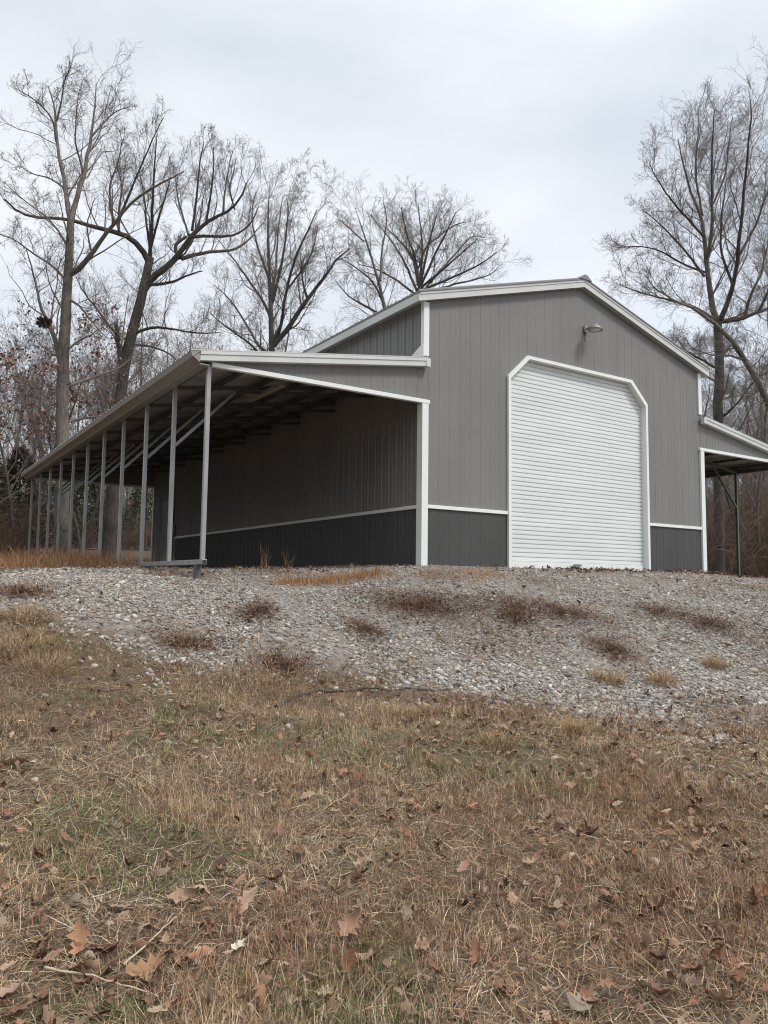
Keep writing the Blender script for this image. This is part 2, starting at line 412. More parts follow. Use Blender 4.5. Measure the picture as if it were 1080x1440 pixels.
trim('opening_trim', (WC, WC+WL-.02, LEN-.03, LEN+.05, ZT-.02, ZT+.045))
# sloped flashing where the lean-to roof meets the wall
b = MB(); b.prism([(-.034, -.03, 3.49), (-.034, .5, 3.49), (-.034, .06, 3.68), (-.034, -.03, 3.70)], (.03, 0, 0))
b.build('flashing', M_TRIM, barn)
# main roof
OV = .10
def slab(name, pts_top, th, y0, y1, m, parent=barn):
    b = MB()
    n = len(pts_top)
    out_ = [(x, y0, z) for x, z in pts_top]+[(x, y0, z-th) for x, z in pts_top[::-1]]
    for i in range(n-1):
        (xa, za), (xb, zb) = pts_top[i], pts_top[i+1]
        b.hexa([(xa, y0, za-th), (xb, y0, zb-th), (xb, y1, zb-th), (xa, y1, za-th), (xa, y0, za), (xb, y0, zb), (xb, y1, zb), (xa, y1, za)])
    return b.build(name, m, parent)
SL = (HA-H)/(WC/2)
ex = .18
def ribbed_roof(name, xa, za, xb, zb, y0, y1, m, th=.0):
    """roof sheet, ribs running down the slope"""
    V = []; F = []
    for y, h in rib_profile(y0, y1):
        V += [(xa, y, za+h), (xb, y, zb+h)]
    n = len(V)//2
    for i in range(n-1): F.append((2*i, 2*i+1, 2*i+3, 2*i+2))
    me = bpy.data.meshes.new(name); me.from_pydata(V, [], F); me.update()
    return link(name, me, m, barn)
ZR = 5.692; ZE = ZR-SL*(WC/2+ex+.03)
ribbed_roof('roof_sheet', -ex-.03, ZE+.026, WC/2, ZR+.026, -OV-.03, LEN+OV+.03, M_ROOF)
ribbed_roof('roof_sheet', WC+ex+.03, ZE+.026, WC/2, ZR+.026, -OV-.03, LEN+OV+.03, M_ROOF)
b = MB()
for s in (-1, 1):
    xo = WC/2+s*(WC/2+ex); 
    b.hexa([(WC/2, -OV+.004, HA+.004), (xo, -OV+.004, H-SL*ex+.004), (xo, LEN+OV, H-SL*ex+.004), (WC/2, LEN+OV, HA+.004),
            (WC/2, -OV+.004, HA+.03), (xo, -OV+.004, H-SL*ex+.03), (xo, LEN+OV, H-SL*ex+.03), (WC/2, LEN+OV, HA+.03)])
b.build('soffit', M_UNDER, barn)
for s in (-1, 1):
    b = MB(); xo = WC/2+s*(WC/2+ex+.03); c = WC/2
    b.hexa([(c, -OV-.045, ZR-.003), (xo, -OV-.045, ZE-.003), (xo, LEN+OV+.045, ZE-.003), (c, LEN+OV+.045, ZR-.003), (c, -OV-.045, ZR+.024), (xo, -OV-.045, ZE+.024), (xo, LEN+OV+.045, ZE+.024), (c, LEN+OV+.045, ZR+.024)])
    b.build('roof_edge', M_ROOF, barn)
    for yy in (-OV, LEN+OV):
        xo = WC/2+s*(WC/2+ex); b = MB(); c = WC/2
        b.prism([(c, yy-.02, HA), (c, yy-.02, ZR-.008), (xo, yy-.02, ZE+SL*.03-.008), (xo, yy-.02, H-SL*ex)], (0, .018, 0))
        b.prism([(c, yy-.032, ZR-.045), (c, yy-.032, ZR-.004), (xo, yy-.032, ZE+SL*.03-.004), (xo, yy-.032, ZE+SL*.03-.045)], (0, .012, 0))
        b.build('rake_trim', M_RAKE, barn)
    b = MB(); xo = WC/2+s*(WC/2+ex)
    b.box(min(xo, xo+s*.02), max(xo, xo+s*.02), -OV-.02, LEN+OV+.02, H-SL*ex, ZE-.006)
    b.build('eave_trim', M_RAKE, barn)
ZR += .03
b = MB(); b.prism([(WC/2-.17, -OV-.06, ZR+.006-SL*.17), (WC/2-.08, -OV-.06, ZR+.018), (WC/2-.05, -OV-.06, ZR+.05), (WC/2+.05, -OV-.06, ZR+.05), (WC/2+.08, -OV-.06, ZR+.018), (WC/2+.17, -OV-.06, ZR+.006-SL*.17)], (0, LEN+2*OV+.12, 0))
b.build('ridge_cap', M_ROOF, barn)
# lean-to roofs
EO = WL+.18
for s, base in ((-1, 0.0), (1, WC)):
    sl = (3.30-2.745)/WL
    zt0 = 3.30+.135; zto = zt0-sl*(EO+.14)
    ribbed_roof('lean_roof_sheet', base+s*(EO+.14), zto, base+s*.0, zt0, -OV-.03, LEN+OV+.03, M_UNDER)
    for yy in (-OV, LEN+OV):
        b = MB(); xi, xo = base+s*(.0 if s < 0 else .0), base+s*EO
        b.prism([(xi, yy-.02, 3.30), (xi, yy-.02, zt0-.006), (xo, yy-.02, zt0-sl*EO-.006), (xo, yy-.02, 3.30-sl*EO)], (0, .018, 0))
        b.prism([(xi, yy-.032, zt0-.05), (xi, yy-.032, zt0-.003), (xo, yy-.032, zt0-sl*EO-.003), (xo, yy-.032, zt0-sl*EO-.05)], (0, .012, 0))
        b.prism([(xi, yy-.002, 3.302), (xi, yy-.002, 3.318), (xo, yy-.002, 3.318-sl*EO), (xo, yy-.002, 3.302-sl*EO)], (0, (.10 if yy < 0 else -.10), 0))
        b.build('rake_trim', M_RAKE, barn)
    b = MB(); b.box(base-.045, base+.045, -.135, -.036, 3.285, 3.425); b.build('trim_end_cap', M_RAKE, barn, .004)
    b = MB()
    z0 = 3.30-sl*EO
    b.prism([(base+s*(EO+.002), -OV-.02, z0-.03), (base+s*(EO+.10), -OV-.02, zto-.075), (base+s*(EO+.002), -OV-.02, zto+.0)], (0, LEN+2*OV+.04, 0))
    b.prism([(base+s*(EO+.112), -OV-.026, zto-.082), (base+s*(EO+.142), -OV-.026, zto-.006), (base+s*(EO+.004), -OV-.026, zto+.012)], (0, LEN+2*OV+.052, 0))
    b.prism([(base+s*(EO-.02), -OV-.0, z0-.034), (base+s*(EO+.0), -OV-.0, z0-.034), (base+s*(EO), -OV-.0, z0-.05), (base+s*(EO-.14), -OV-.0, z0-.05), (base+s*(EO-.14), -OV, z0-.034)], (0, LEN+2*OV, 0))
    b.build('eave_trim', M_EAVE, barn)
    # rafters, purlins, braces, posts
    mp_ = M_GALV if s < 0 else M_GREEN
    for k in range(11):
        y = k*SP if k else .055
        top_z = 2.70
        gzv = ground_z(base+s*WL, y)[0]
        lo = -.03 if (s < 0 and k < 3) else gzv-.25
        if k == 0: y = .03
        b = MB(); b.box(base+s*WL-.03, base+s*WL+.03, y-.03, y+.03, lo, top_z)
        b.build('post', mp_, barn, .004)
        b = MB()
        yb = y+.0
        if 0 < k < 10:
            b.bar((base+s*.02, yb, 3.30-.05), (base+s*WL, yb, 3.30-.05-sl*WL), .055, .06)
            b.bar((base+s*.02, yb, 3.30-.20), (base+s*(WL-1.0), yb, 3.30-.11-sl*(WL-1.0)), .05, .05)
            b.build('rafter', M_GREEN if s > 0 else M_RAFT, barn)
            b = MB(); b.bar((base+s*(WL-.03), yb, 1.78), (base+s*(WL-1.05), yb, 3.22-sl*(WL-1.05)), .045, .045, upv=(0, 1, 0))
            b.build('knee_brace', M_BRACE if s < 0 else mp_, barn)
    for j in range(6):
        d = .12+j*(WL-.2)/5
        b = MB(); z = 3.30+.05-sl*d
        b.bar((base+s*d, -OV+.02, z), (base+s*d, LEN+OV-.02, z), .08, .06)
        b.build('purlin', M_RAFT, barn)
    if s < 0:
        b = MB(); b.box(base-WL-.035, base-WL+.035, -.06, 3.12, -.10, -.032)
        b.build('base_rail', M_GALV, barn, .004)
        b = MB(); b.box(base-WL-.028, base-WL+.028, -.064, -.0605, -.093, -.039); b.build('rail_opening', M_BLACK, barn)
        b = MB(); b.box(base-WL-.05, base-WL+.04, .15, .25, -.36, -.102); b.build('block', mat('block', (.11, .11, .11), .9, noise=.2, nscale=9, bump=.3), barn, .01)
# strip light under the lean-to
b = MB(); b.box(-2.28, -2.19, .75, 2.1, 2.79, 2.85); b.build('strip_light', M_TUBE, barn, .006)
# side door at the rear of the left wall
b = MB(); b.box(-.07, -.02, 12.95, 13.9, -.1, 2.15); sdoor = b.build('side_door', M_WALL, barn, .004)
b = MB(); b.box(-.10, -.071, 13.78, 13.83, .95, 1.0); b.bar((-.1, 13.80, .975), (-.1, 13.66, .975), .02, .02); b.build('handle', M_LAMP, sdoor)
b = MB(); b.box(-.05, 0, 12.72, 12.95, 1.0, 1.35); b.build('breaker_box', M_DARK, barn, .006)
# roll-up door
door = MB()
xa, xb = DX0+.04, DX1-.04
PIT = .0815; V = []; z = .09
prof = []
while z < DZ-.02:
    for o, d in ((0, .0), (.012, .0), (.014, .017), (.045, .018), (.079, .017)):
        prof.append((z+o, d))
    z += PIT
V = []; F = []
for zz, d in prof:
    xl, xr = xa, xb
    if zz > DZ2-.03:
        q = (zz-(DZ2-.03))/(DZ-DZ2); xl = xa+(DXA-DX0)*q; xr = xb-(DX1-DXB)*q
    V += [(xl, .10-d, zz), (xr, .10-d, zz)]
for i in range(len(prof)-1): F.append((2*i, 2*i+1, 2*i+3, 2*i+2))
me = bpy.data.meshes.new('roll_up_door'); me.from_pydata(V, [], F); me.update()
rdoor = link('roll_up_door', me, M_DOOR, barn)
b = MB(); b.box(xa, xb, .06, .102, -.03, .095); b.build('bottom_bar', M_TRIM, rdoor, .004)
b = MB(); b.box(3.63, 3.83, .035, .059, .045, .075); b.box(3.70, 3.76, .022, .034, .05, .07); b.build('handle', M_LAMP, rdoor)
# door casing: one continuous trim round the clipped opening
outl = [(DX0, -.3), (DX0, DZ2), (DXA, DZ), (DXB, DZ), (DX1, DZ2), (DX1, -.3)]
TW = .062
inl = [(DX0+TW, -.3), (DX0+TW, DZ2-.045), (DXA+.045, DZ-TW), (DXB-.045, DZ-TW), (DX1-TW, DZ2-.045), (DX1-TW, -.3)]
b = MB()
for i in range(5):
    a0, a1, c1, c0 = outl[i], outl[i+1], inl[i+1], inl[i]
    y0, y1 = -.05, .13
    b.hexa([(a0[0], y0, a0[1]), (a1[0], y0, a1[1]), (c1[0], y0, c1[1]), (c0[0], y0, c0[1]), (a0[0], y1, a0[1]), (a1[0], y1, a1[1]), (c1[0], y1, c1[1]), (c0[0], y1, c0[1])])
b.build('door_casing', M_TRIM, barn)
b = MB(); b.box(DX0+.05, DX1-.05, .35, .37, -.3, DZ); b.build('door_backing', M_BLACK, barn)
# wall lamp over the door
LX, LZ = 3.95, 4.67
b = MB(); b.lathe([(.0, .10), (.04, .10), (.055, .06), (.085, .05), (.125, .02), (.145, -.025), (.138, -.025), (.09, .0)], (LX, -.27, LZ), n=28)
lamp = b.build('wall_lamp', M_LAMP, barn)
for p in lamp.data.polygons: p.use_smooth = True
b = MB(); b.lathe([(.0, -.05), (.06, -.045), (.095, -.028), (.115, -.01)], (LX, -.27, LZ), n=20); b.build('lens', M_LENS, lamp)
b = MB(); b.bar((LX, -.02, LZ+.06), (LX, -.22, LZ+.07), .035, .035); b.box(LX-.05, LX+.05, -.045, -.02, LZ+.0, LZ+.13); b.build('bracket', M_LAMP, lamp)
b = MB(); b.bar((LX-.03, -.026, LZ), (LX-.03, -.026, LZ-.20), .012, .012, upv=(0, 1, 0)); b.build('cable', M_BLACK, lamp)

# ---------------------------------------------------------------- trees
def tubes(P, R, sides):
    N, k = R.shape
    T = np.gradient(P, axis=1); T /= np.linalg.norm(T, axis=2, keepdims=True)+1e-9
    mt = P[:, -1]-P[:, 0]; mt /= np.linalg.norm(mt, axis=1, keepdims=True)+1e-9
    ref = np.cross(mt, np.where(np.abs(mt[:, 2:3]) > .8, np.array([[1., 0, 0]]), np.array([[0, 0, 1.]])))
    ref /= np.linalg.norm(ref, axis=1, keepdims=True)+1e-9
    B = np.cross(T, ref[:, None, :]); B /= np.linalg.norm(B, axis=2, keepdims=True)+1e-9
    A = np.cross(B, T)
    ang = np.arange(sides)/sides*2*np.pi
    V = P[:, :, None, :]+R[:, :, None, None]*(A[:, :, None, :]*np.cos(ang)[None, None, :, None]+B[:, :, None, :]*np.sin(ang)[None, None, :, None])
    i = np.arange(N*k*sides).reshape(N, k, sides)
    a = i[:, :-1]; c = i[:, 1:]
    F = np.stack([a, np.roll(a, -1, 2), np.roll(c, -1, 2), c], -1).reshape(-1, 4)
    return V.reshape(-1, 3), F
def join(parts):
    Vs, Fs, o = [], [], 0
    for V, F in parts:
        Vs.append(V); Fs.append(F+o); o += len(V)
    return np.concatenate(Vs), np.concatenate(Fs)
def norm(a): return a/(np.linalg.norm(a, axis=-1, keepdims=True)+1e-9)
def spawn(P, R, n, rg, tmin=.25, ratio=.45, ang=(35, 60), rr=.55, k=6, upw=.12, wig=.12, rmin=.004, tip=.35, lmax=9., tmax=1.0, fall=.6):
    N, kk = R.shape
    t = (np.arange(n)[None, :]+rg.uniform(0, 1, (N, n)))/n; t = tmin+(tmax-tmin)*t
    f = t*(kk-1); i = np.clip(f.astype(int), 0, kk-2); f = f-i
    j = np.arange(N)[:, None]
    p0 = P[j, i]*(1-f[..., None])+P[j, i+1]*f[..., None]; tg = norm(P[j, i+1]-P[j, i]); r = R[j, i]*(1-f)+R[j, i+1]*f
    ln = np.linalg.norm(np.diff(P, axis=1), axis=2).sum(1)[:, None]
    L = np.minimum(ln*ratio*(1.2-fall*t)*rg.uniform(.6, 1.25, (N, n)), lmax)
    p0 = p0.reshape(-1, 3); tg = tg.reshape(-1, 3); r = r.ravel(); L = L.ravel()
    pr = norm(np.cross(tg, norm(rg.normal(size=tg.shape))))
    a = np.radians(rg.uniform(ang[0], ang[1], len(r)))[:, None]
    d = norm(tg*np.cos(a)+pr*np.sin(a)+np.array([0, 0, upw]))
    Q = np.zeros((len(r), k, 3)); Q[:, 0] = p0
    for s in range(1, k):
        d = norm(d+rg.normal(size=d.shape)*wig+np.array([0, 0, upw*.5]))
        Q[:, s] = Q[:, s-1]+d*(L/(k-1))[:, None]
    rb = np.clip(r*rr*rg.uniform(.7, 1.1, len(r)), rmin, None)
    RR = rb[:, None]*np.linspace(1, tip, k)[None, :]
    return Q, np.maximum(RR, rmin*.8)
def resample(P, R, k, rg=None, wob=0.):
    P = np.array(P, float); R = np.array(R, float)
    s = np.concatenate([[0], np.cumsum(np.linalg.norm(np.diff(P, axis=0), axis=1))])
    t = np.linspace(0, s[-1], k)
    # smooth (Catmull-like): interpolate then average neighbours
    Q = np.stack([np.interp(t, s, P[:, c]) for c in range(3)], -1); r = np.interp(t, s, R)
    for _ in range(2):
        Q[1:-1] = (Q[:-2]+2*Q[1:-1]+Q[2:])/4
    if wob and rg is not None:
        w_ = rg.normal(size=Q.shape)*wob*s[-1]/k; w_[0] = 0; Q = Q+w_
    return Q, r
def bark(name, c1, c2):
    m = bpy.data.materials.new(name); m.use_nodes = True; t = m.node_tree; N = t.nodes.new; L = t.links.new
    p = t.nodes['Principled BSDF']; p.inputs['Roughness'].default_value = .95; p.inputs['Specular IOR Level'].default_value = .15
    co = N('ShaderNodeTexCoord'); mpp = N('ShaderNodeMapping'); mpp.inputs['Scale'].default_value = (1, 1, .22); L(co.outputs['Object'], mpp.inputs[0])
    n = N('ShaderNodeTexNoise'); n.inputs['Scale'].default_value = 22; n.inputs['Detail'].default_value = 6; n.inputs['Roughness'].default_value = .7; L(mpp.outputs[0], n.inputs['Vector'])
    n2 = N('ShaderNodeTexNoise'); n2.inputs['Scale'].default_value = 1.2; n2.inputs['Detail'].default_value = 4; L(co.outputs['Object'], n2.inputs['Vector'])
    ad = N('ShaderNodeMath'); ad.operation = 'MULTIPLY_ADD'; L(n2.outputs['Fac'], ad.inputs[0]); ad.inputs[1].default_value = .6; L(n.outputs['Fac'], ad.inputs[2])
    r = N('ShaderNodeValToRGB'); r.color_ramp.elements[0].position = .55; r.color_ramp.elements[0].color = (*c1, 1); r.color_ramp.elements[1].position = 1.0; r.color_ramp.elements[1].color = (*c2, 1)
    L(ad.outputs[0], r.inputs[0]); L(r.outputs[0], p.inputs['Base Color'])
    b = N('ShaderNodeBump'); b.inputs['Strength'].default_value = .8; b.inputs['Distance'].default_value = .05; L(n.outputs['Fac'], b.inputs['Height']); L(b.outputs[0], p.inputs['Normal'])
    return m
B_OAK = bark('oak_bark', (.06, .05, .042), (.27, .235, .20))
B_GREY = bark('grey_bark', (.055, .05, .045), (.2, .185, .17))
B_DARK = bark('dark_bark', (.045, .039, .034), (.17, .148, .13))
B_TWIG = mat('twig_bark', (.19, .165, .145), .95, spec=.1)
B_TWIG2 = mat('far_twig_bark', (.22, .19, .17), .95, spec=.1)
B_BRUSH = mat('brush_twigs', (.11, .078, .055), .95, spec=.1, tint=True)

def hero(name, label, group, limbs, depth, seed, barkm, twigm, levels, k=14, twist=.55, leader=False, sides=7):
    """limbs: list of (pixel polyline in the photo, start width px, end width px); each gets its own depth so the crown has thickness"""
    rg = np.random.default_rng(seed)
    done = []; LP = []; LR = []
    for li, (pts, w0, w1) in enumerate(limbs):
        p = np.array(pts, float)
        if done:
            allp = np.concatenate([q[0] for q in done]); alld = np.concatenate([q[1] for q in done])
            d0 = alld[np.argmin(((allp-p[0])**2).sum(1))]
        else: d0 = depth
        seg = np.concatenate([[0], np.cumsum(np.linalg.norm(np.diff(p, axis=0), axis=1))])
        run = 0 if li == 0 else rg.choice([-1, 1])*rg.uniform(.3, 1)*twist*seg[-1]*depth/FPX
        dd = d0+run*seg/seg[-1]
        W = np.array([at_depth(a[0], a[1], b) for a, b in zip(p, dd)])
        rad = np.linspace(w0, w1, len(p))*depth/FPX/2
        Q, r = resample(W, rad, k, rg, .03 if li else .015)
        LP.append(Q); LR.append(r)
        tt = np.linspace(0, 1, 30); ii = np.linspace(0, seg[-1], 30)
        done.append((np.stack([np.interp(ii, seg, p[:, 0]), np.interp(ii, seg, p[:, 1])], -1), np.interp(ii, seg, dd)))
    P = np.array(LP); R = np.array(LR)
    # trunk foot on the ground
    fx, fy = P[0, 0, 0], P[0, 0, 1]; fz = gz(fx, fy)
    P[0, 0, 2] = min(P[0, 0, 2], fz-.3); R[0, 0] *= 1.25
    root = empty(name, (fx, fy, fz), label, 'tree', group)
    off = np.array([fx, fy, fz])
    V, F = tubes(P[:1]-off, R[:1], 12)
    link('trunk', np_mesh('trunk', V, F, smooth=True), barkm, root)
    parts = [tubes(P[1:]-off, R[1:], sides)] if len(P) > 1 else []
    if parts: link('limbs', np_mesh('limbs', *parts[0], smooth=True), barkm, root)
    parts = []; cur = (P[1:], R[1:]) if len(P) > 1 else (P, R)
    if len(P) > 1:
        # the trunk carries a few side branches as well
        tq = spawn(P[:1], R[:1], 8, rg, tmin=.35, ratio=.25, ang=(45, 75), rr=.25, k=7, upw=.1, wig=.16)
        parts.append(tubes(tq[0]-off, tq[1], 4)); extra = tq
        if leader:
            c2 = resample(P[0, 5:], R[0, 5:], k)
            cur = (np.concatenate([P[1:], c2[0][None]]), np.concatenate([R[1:], c2[1][None]]))
    for li, lv in enumerate(levels):
        nx = spawn(cur[0], cur[1], rg=rg, **lv)
        if li == 0 and len(P) > 1:
            e2 = spawn(extra[0], extra[1], 5, rg, tmin=.2, ratio=.5, k=lv.get('k', 6), upw=.1, wig=.15)
            nx = (np.concatenate([nx[0], e2[0]]), np.concatenate([nx[1], e2[1]]))
        parts.append(tubes(nx[0]-off, nx[1], 4 if li == 0 else 3)); cur = nx
    V, F = join(parts)
    link('crown', np_mesh('crown', V, F, smooth=True), twigm, root)
    return root, P
LV = [dict(n=10, tmin=.12, ratio=.42, ang=(28, 60), rr=.42, k=8, upw=.18, wig=.17, rmin=.009, tip=.3, lmax=2.7),
      dict(n=6, tmin=.12, ratio=.52, ang=(30, 62), rr=.45, k=6, upw=.10, wig=.22, rmin=.0055, tip=.35, lmax=2.6),
      dict(n=5, tmin=.15, ratio=.58, ang=(30, 65), rr=.55, k=5, upw=.05, wig=.24, rmin=.0034, tip=.4, lmax=1.5),
      dict(n=3, tmin=.2, ratio=.6, ang=(30, 65), rr=.65, k=4, upw=.03, wig=.2, rmin=.0024, tip=.5, lmax=.8)]
def lv(scale=1., **over):
    o = [dict(d) for d in LV]
    for d in o:
        for a, b_ in over.items(): d[a] = b_ if not isinstance(b_, (list,)) else b_
    return o
T1 = [([(85, 795), (88, 700), (88, 600), (88, 500), (92, 440), (95, 393), (98, 343), (100, 307)], 21, 9),
      ([(100, 312), (93, 300), (95, 260), (85, 233), (79, 203), (80, 170), (75, 143), (67, 120)], 8, 1.5),
      ([(100, 310), (103, 300), (112, 267), (123, 227), (128, 193), (133, 160), (135, 117)], 9, 1.5),
      ([(80, 170), (87, 140), (90, 115), (100, 92)], 3, 1),
      ([(79, 200), (75, 167), (50, 140), (20, 123)], 3, 1),
      ([(128, 193), (150, 167), (165, 155), (182, 150)], 3, 1),
      ([(98, 386), (110, 380), (123, 370), (133, 347), (150, 327), (167, 307), (195, 275), (232, 255), (258, 241)], 9, 1.5),
      ([(160, 316), (156, 290), (153, 260), (167, 227), (172, 195)], 4, 1),
      ([(95, 400), (78, 375), (50, 360), (20, 335), (-15, 325)], 4, 1),
      ([(84, 505), (80, 480), (72, 462), (58, 440), (50, 400), (38, 350)], 9, 1.5),
      ([(92, 265), (70, 250), (45, 245), (25, 232)], 3, .8),
      ([(118, 245), (105, 200), (108, 150), (112, 125)], 3, .8),
      ([(96, 420), (112, 430), (135, 460), (150, 475)], 4, 1),
      ([(97, 350), (80, 320), (60, 300), (30, 280), (5, 255)], 3.5, .8)]
T2 = [([(152, 795), (158, 690), (168, 590), (173, 510), (187, 460), (197, 420), (207, 395), (211, 362)], 19, 11),
      ([(210, 370), (203, 353), (187, 333), (167, 325), (140, 323), (112, 312), (90, 305), (57, 308), (23, 305), (8, 280)], 9, 2),
      ([(167, 325), (167, 295), (172, 262), (163, 225)], 4, 1),
      ([(167, 310), (178, 280), (193, 247), (213, 200), (230, 165)], 4, 1),
      ([(211, 362), (213, 320), (215, 277), (217, 233), (221, 187)], 6, 1),
      ([(211, 350), (205, 310), (203, 275), (196, 240)], 4, 1),
      ([(213, 345), (222, 310), (233, 275), (240, 250)], 4, 1),
      ([(208, 398), (227, 380), (253, 363), (257, 347), (267, 331), (290, 311), (315, 302), (338, 287), (347, 258)], 10, 2),
      ([(253, 363), (246, 352), (247, 343), (262, 333)], 6, 4),
      ([(255, 364), (277, 357), (307, 353), (333, 352), (352, 337), (362, 322)], 6, 1.5),
      ([(268, 333), (293, 332), (327, 333), (352, 318), (364, 290)], 5, 1.2),
      ([(270, 325), (277, 273), (280, 230), (287, 200)], 4, 1),
      ([(290, 311), (297, 270), (301, 240), (300, 208)], 3.5, 1),
      ([(313, 302), (317, 262), (327, 212)], 3.5, 1),
      ([(265, 330), (250, 280), (247, 247)], 3, 1),
      ([(330, 295), (322, 265), (330, 235)], 2.5, 1),
      ([(208, 401), (240, 398), (263, 387), (285, 381)], 5, 1.5),
      ([(186, 470), (213, 459), (240, 462), (277, 469), (310, 468)], 5, 1.2),
      ([(180, 485), (210, 486), (240, 497), (255, 515)], 4, 1),
      ([(171, 520), (167, 490), (163, 453)], 8, 5),
      ([(163, 470), (135, 433), (118, 412), (107, 390)], 4, 1)]
T3 = [([(384, 800), (384, 620), (383, 493), (382, 433), (379, 390), (377, 331), (371, 297), (381, 254)], 11, .5),
      ([(383, 425), (394, 382), (400, 348), (406, 305), (404, 280)], 5, 1),
      ([(382, 450), (372, 424), (347, 390), (325, 360), (305, 335)], 5, 1),
      ([(385, 486), (415, 450), (432, 420), (458, 390), (470, 365), (492, 350)], 8, 1.5),
      ([(432, 420), (425, 395), (423, 360)], 4, 1),
      ([(385, 480), (394, 470), (402, 407), (419, 352), (435, 320), (446, 295)], 6, 1),
      ([(380, 500), (364, 488), (343, 450), (325, 422), (300, 400)], 5, 1),
      ([(379, 395), (360, 340), (352, 300), (360, 268)], 4, 1),
      ([(382, 430), (388, 370), (392, 310), (398, 275)], 4, 1),
      ([(383, 520), (350, 480), (320, 462), (295, 440)], 4, 1),
      ([(402, 410), (425, 380), (440, 355), (447, 320)], 3, 1)]
T4 = [([(588, 800), (590, 560), (591, 440), (590, 405)], 12, 8),
      ([(590, 405), (581, 360), (555, 331), (538, 316)], 5, 1),
      ([(590, 405), (585, 365), (572, 331), (564, 290)], 5, 1),
      ([(591, 400), (607, 326), (615, 300)], 4, 1),
      ([(592, 405), (624, 378), (658, 348), (672, 335)], 4, 1),
      ([(594, 408), (641, 388), (680, 370), (698, 355)], 4, 1),
      ([(590, 420), (560, 395), (530, 378), (505, 372)], 4, 1),
      ([(587, 380), (600, 345), (640, 315), (655, 312)], 3, 1),
      ([(590, 420), (570, 370), (545, 330), (520, 302)], 4, 1),
      ([(590, 400), (595, 350), (590, 310), (588, 286)], 4, 1),
      ([(592, 402), (615, 350), (635, 312), (641, 298)], 4, 1),
      ([(595, 412), (650, 397), (690, 388), (702, 374)], 3.5, 1),
      ([(600, 403), (640, 358), (665, 328), (682, 334)], 3, 1)]
T4b = [([(546, 800), (547, 560), (546, 440), (540, 405), (521, 362), (505, 320), (500, 292)], 8, .5),
       ([(545, 440), (525, 395), (500, 375), (480, 365)], 4, 1),
       ([(535, 395), (537, 350), (545, 310), (540, 285)], 3.5, 1),
       ([(546, 450), (515, 430), (490, 418), (472, 395)], 4, 1),
       ([(512, 340), (490, 320), (478, 310)], 2.5, 1)]
T5 = [([(1012, 815), (1011, 700), (1009, 600), (1011, 560), (1012, 471), (1009, 452)], 15, 11),
      ([(1009, 455), (1000, 413), (992, 383), (991, 334), (988, 303), (968, 267), (961, 230), (953, 195)], 9, 1.2),
      ([(994, 366), (1001, 334), (1001, 273), (1001, 212), (1004, 155)], 6, 1),
      ([(1012, 452), (1018, 438), (1031, 404), (1040, 358), (1043, 303), (1049, 242), (1055, 181), (1057, 140)], 8, 1),
      ([(1009, 452), (979, 432), (948, 422), (911, 415), (890, 408), (870, 400)], 4, 1),
      ([(1014, 452), (1043, 449), (1067, 438), (1095, 430), (1130, 425)], 7, 2),
      ([(1045, 449), (1055, 416), (1070, 389), (1080, 340), (1090, 290)], 5, 1),
      ([(991, 389), (963, 352), (933, 319), (903, 294)], 4, 1),
      ([(991, 334), (968, 308), (950, 290), (925, 255), (913, 230)], 4, 1),
      ([(992, 383), (960, 372), (930, 352), (895, 345), (868, 348)], 3.5, 1),
      ([(1040, 358), (1062, 320), (1080, 270), (1095, 220)], 4, 1),
      ([(1001, 290), (1020, 250), (1025, 200), (1030, 165)], 3, 1),
      ([(988, 303), (978, 250), (980, 200), (985, 170)], 3.5, 1),
      ([(1031, 404), (1012, 350), (1015, 300), (1022, 250)], 4, 1),
      ([(1012, 520), (985, 505), (960, 490), (935, 480)], 4, 1),
      ([(1012, 590), (1035, 570), (1060, 535), (1085, 520)], 4, 1),
      ([(1067, 438), (1085, 400), (1100, 350)], 4, 1)]
T6 = [([(1235, 815), (1180, 720), (1120, 635), (1085, 578), (1067, 540), (1052, 508), (1034, 478), (1015, 460), (994, 444), (975, 433)], 12, 4),
      ([(975, 433), (950, 424), (920, 405), (905, 385)], 4, 1),
      ([(1052, 508), (1030, 500), (1000, 500), (975, 490)], 4, 1),
      ([(1100, 600), (1085, 500), (1078, 430), (1085, 350)], 6, 1)]
def scaled(L, f):
    o = [dict(d) for d in L]
    for d in o: d['rmin'] *= f
    return o
hero('oak_tree', 'tallest bare oak at far left behind the lean-to, leaf nest in its fork', 'bare trees behind the barn', T1, 25.5, 21, B_OAK, B_TWIG, LV)
L2 = [dict(d) for d in LV]; L2[0]['upw'] = .55; L2[0]['n'] = 8; L2[1]['upw'] = .3
hero('oak_tree', 'crooked dark bare oak with long sweeping side limbs and a broken stub', 'bare trees behind the barn', T2, 28.5, 22, B_DARK, B_TWIG, L2)
L3 = scaled(LV, 1.1); L3[0]['lmax'] = 1.9; L3[1]['lmax'] = 1.6; L3[0]['n'] = 12
hero('bare_tree', 'many-stemmed bare tree rising over the left lean-to roof', 'bare trees behind the barn', T3, 34, 23, B_GREY, B_TWIG, L3, leader=True)
L4 = scaled(LV, 1.25); L4[0]['lmax'] = 2.6; L4[0]['n'] = 9; L4[0]['ratio'] = .5; L4[1]['n'] = 7
hero('bare_tree', 'round-crowned bare tree standing behind the main roof of the barn', 'bare trees behind the barn', T4, 44, 24, B_GREY, B_TWIG2, L4)
hero('bare_tree', 'slim bare tree between the many-stemmed and the round-crowned tree', 'bare trees behind the barn', T4b, 41, 25, B_GREY, B_TWIG2, L4, leader=True)
L5 = scaled(LV, 1.0); L5[0]['upw'] = .25; L5[0]['n'] = 14; L5[1]['n'] = 9; L5[0]['ratio'] = .44; L5[0]['lmax'] = 2.2; L5[1]['lmax'] = 1.8
